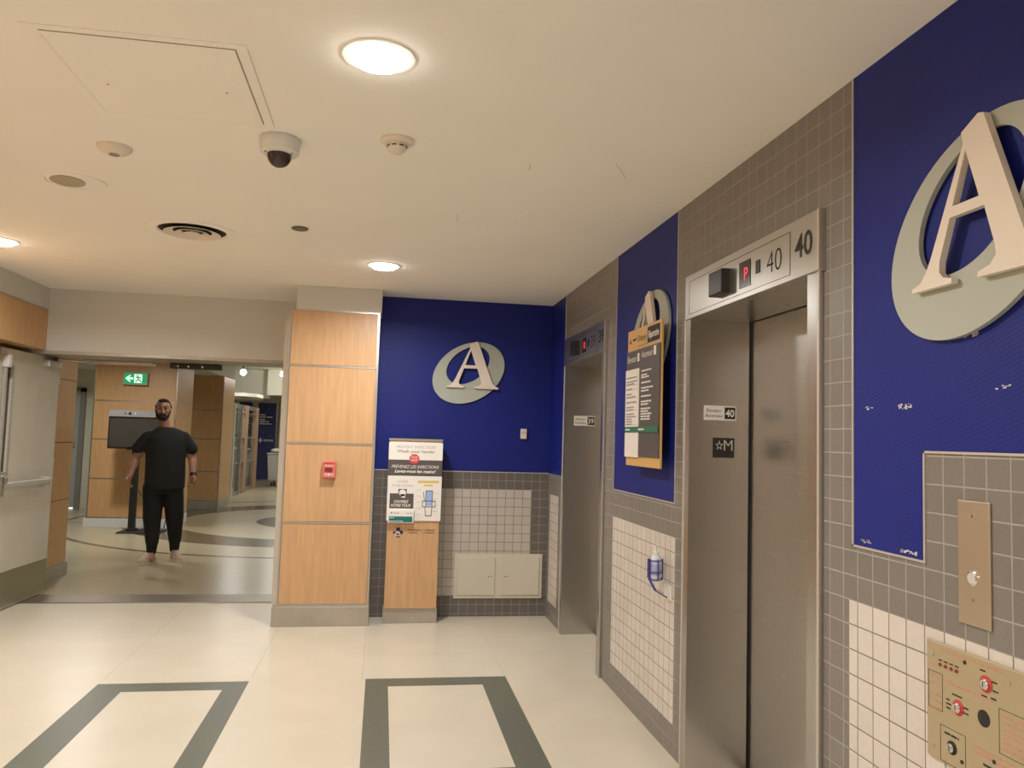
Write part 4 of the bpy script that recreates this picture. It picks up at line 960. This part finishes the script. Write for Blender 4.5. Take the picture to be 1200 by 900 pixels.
    sh_ = remeshed('t_shirt', shirt, SHIRT, t, .007, 5)
    def trousers(g):
        g.rings([(.74, .005, 0, .185, .125), (.80, .01, 0, .195, .13), (.88, .01, 0, .188, .128), (.90, .01, 0, .17, .11)])
        for Q, kx in ((LL, -.01), (RL, .01)):
            h, k, a = Vector(Q['hip']), Vector(Q['kn']), Vector(Q['an'])
            g.cap((h.x, 0, .80), h + (k - h) * .55, .112, .104, 22); g.cap(h + (k - h) * .5, k, .105, .095, 22); g.cap(k, a + Vector((0, 0, .13)), .093, .068, 22); g.cap(a + Vector((0, 0, .14)), a + Vector((0, .005, .02)), .064, .050, 20)
    remeshed('trousers', trousers, PANTS, t, .007, 4)
    def hair(g):
        g.ball((HXc, .034, 1.706), (.078, .088, .078), 26, 16); g.ball((HXc, -.025, 1.756), (.056, .052, .025), 22, 12)
        g.cap((HXc - .074, .015, 1.70), (HXc - .073, .01, 1.655), .013, .009); g.cap((HXc + .074, .015, 1.70), (HXc + .073, .01, 1.655), .013, .009)
        g.ball((HXc, .05, 1.66), (.070, .062, .075), 20, 12)
    hr = remeshed('hair', hair, HAIR, t, .005, 2)
    def beard(g):
        g.ball((HXc, -.052, 1.572), (.052, .050, .040), 22, 14)
        g.cap((HXc - .066, -.008, 1.64), (HXc - .046, -.045, 1.585), .012, .024); g.cap((HXc + .066, -.008, 1.64), (HXc + .046, -.045, 1.585), .012, .024)
        g.cap((HXc - .028, -.088, 1.606), (HXc + .028, -.088, 1.606), .010, .010)
    remeshed('beard', beard, HAIR, t, .004, 2)
    def loc(o_name, mm, fn, smooth=True):
        g = G(); g.m(mm); fn(g); o = g.out(o_name, None, smooth); o.parent = t; return o
    loc('eyebrows', HAIR, lambda g: [g.cap((HXc + s_ * .014, -.090, 1.690), (HXc + s_ * .048, -.080, 1.692), .0055, .004, 8) for s_ in (-1, 1)])
    loc('eyes', BLACK, lambda g: [g.ball((HXc + s_ * .030, -.083, 1.668), (.012, .007, .006), 12, 8) for s_ in (-1, 1)])
    w_ = Vector(RA['wr']); e = Vector(RA['el']); d = (w_ - e).normalized(); c0 = w_ - d * .03
    wt = loc('wrist_watch', BLACK, lambda g: g.tube([c0 - d * .016, c0 + d * .016], .036, 20))
    for Q, ang, nm in ((LL, -.62, 0), (RL, .34, 1)):
        ax, ay = Q['an'][0], Q['an'][1]; R3 = Matrix.Rotation(ang, 3, 'Z')
        def prof(g, zmin=0, grow=0.0, top=None, R3=R3, ax=ax, ay=ay):
            n = 26; V = []; F = []
            lev = top
            for (z, k, sh2) in lev:
                for i in range(n):
                    a = 2 * math.pi * i / n; yy = math.cos(a); xx = math.sin(a)
                    wd = (.052 + .008 * max(0, yy)) * k; ln = .135 * k if yy > 0 else .135 * k
                    p = R3 @ Vector((xx * wd, -yy * ln * (1 if yy < 0 else sh2) - .06, 0)); V.append((ax + p.x, ay + p.y, z))
            m_ = len(lev)
            F = [(j * n + i, j * n + (i + 1) % n, (j + 1) * n + (i + 1) % n, (j + 1) * n + i) for j in range(m_ - 1) for i in range(n)] + [tuple(range(n - 1, -1, -1)), tuple(range((m_ - 1) * n, m_ * n))]
            g._add(V, F)
        s_ = loc('shoe', SHOE, lambda g: prof(g, top=[(.018, 1.0, 1), (.035, 1.0, .98), (.055, .93, .9), (.075, .84, .68), (.095, .72, .40), (.115, .66, .16)]))
        so = loc('sole', WHITEP, lambda g: prof(g, top=[(.0, .97, 1), (.004, 1.03, 1), (.018, 1.03, 1)])); 
man()
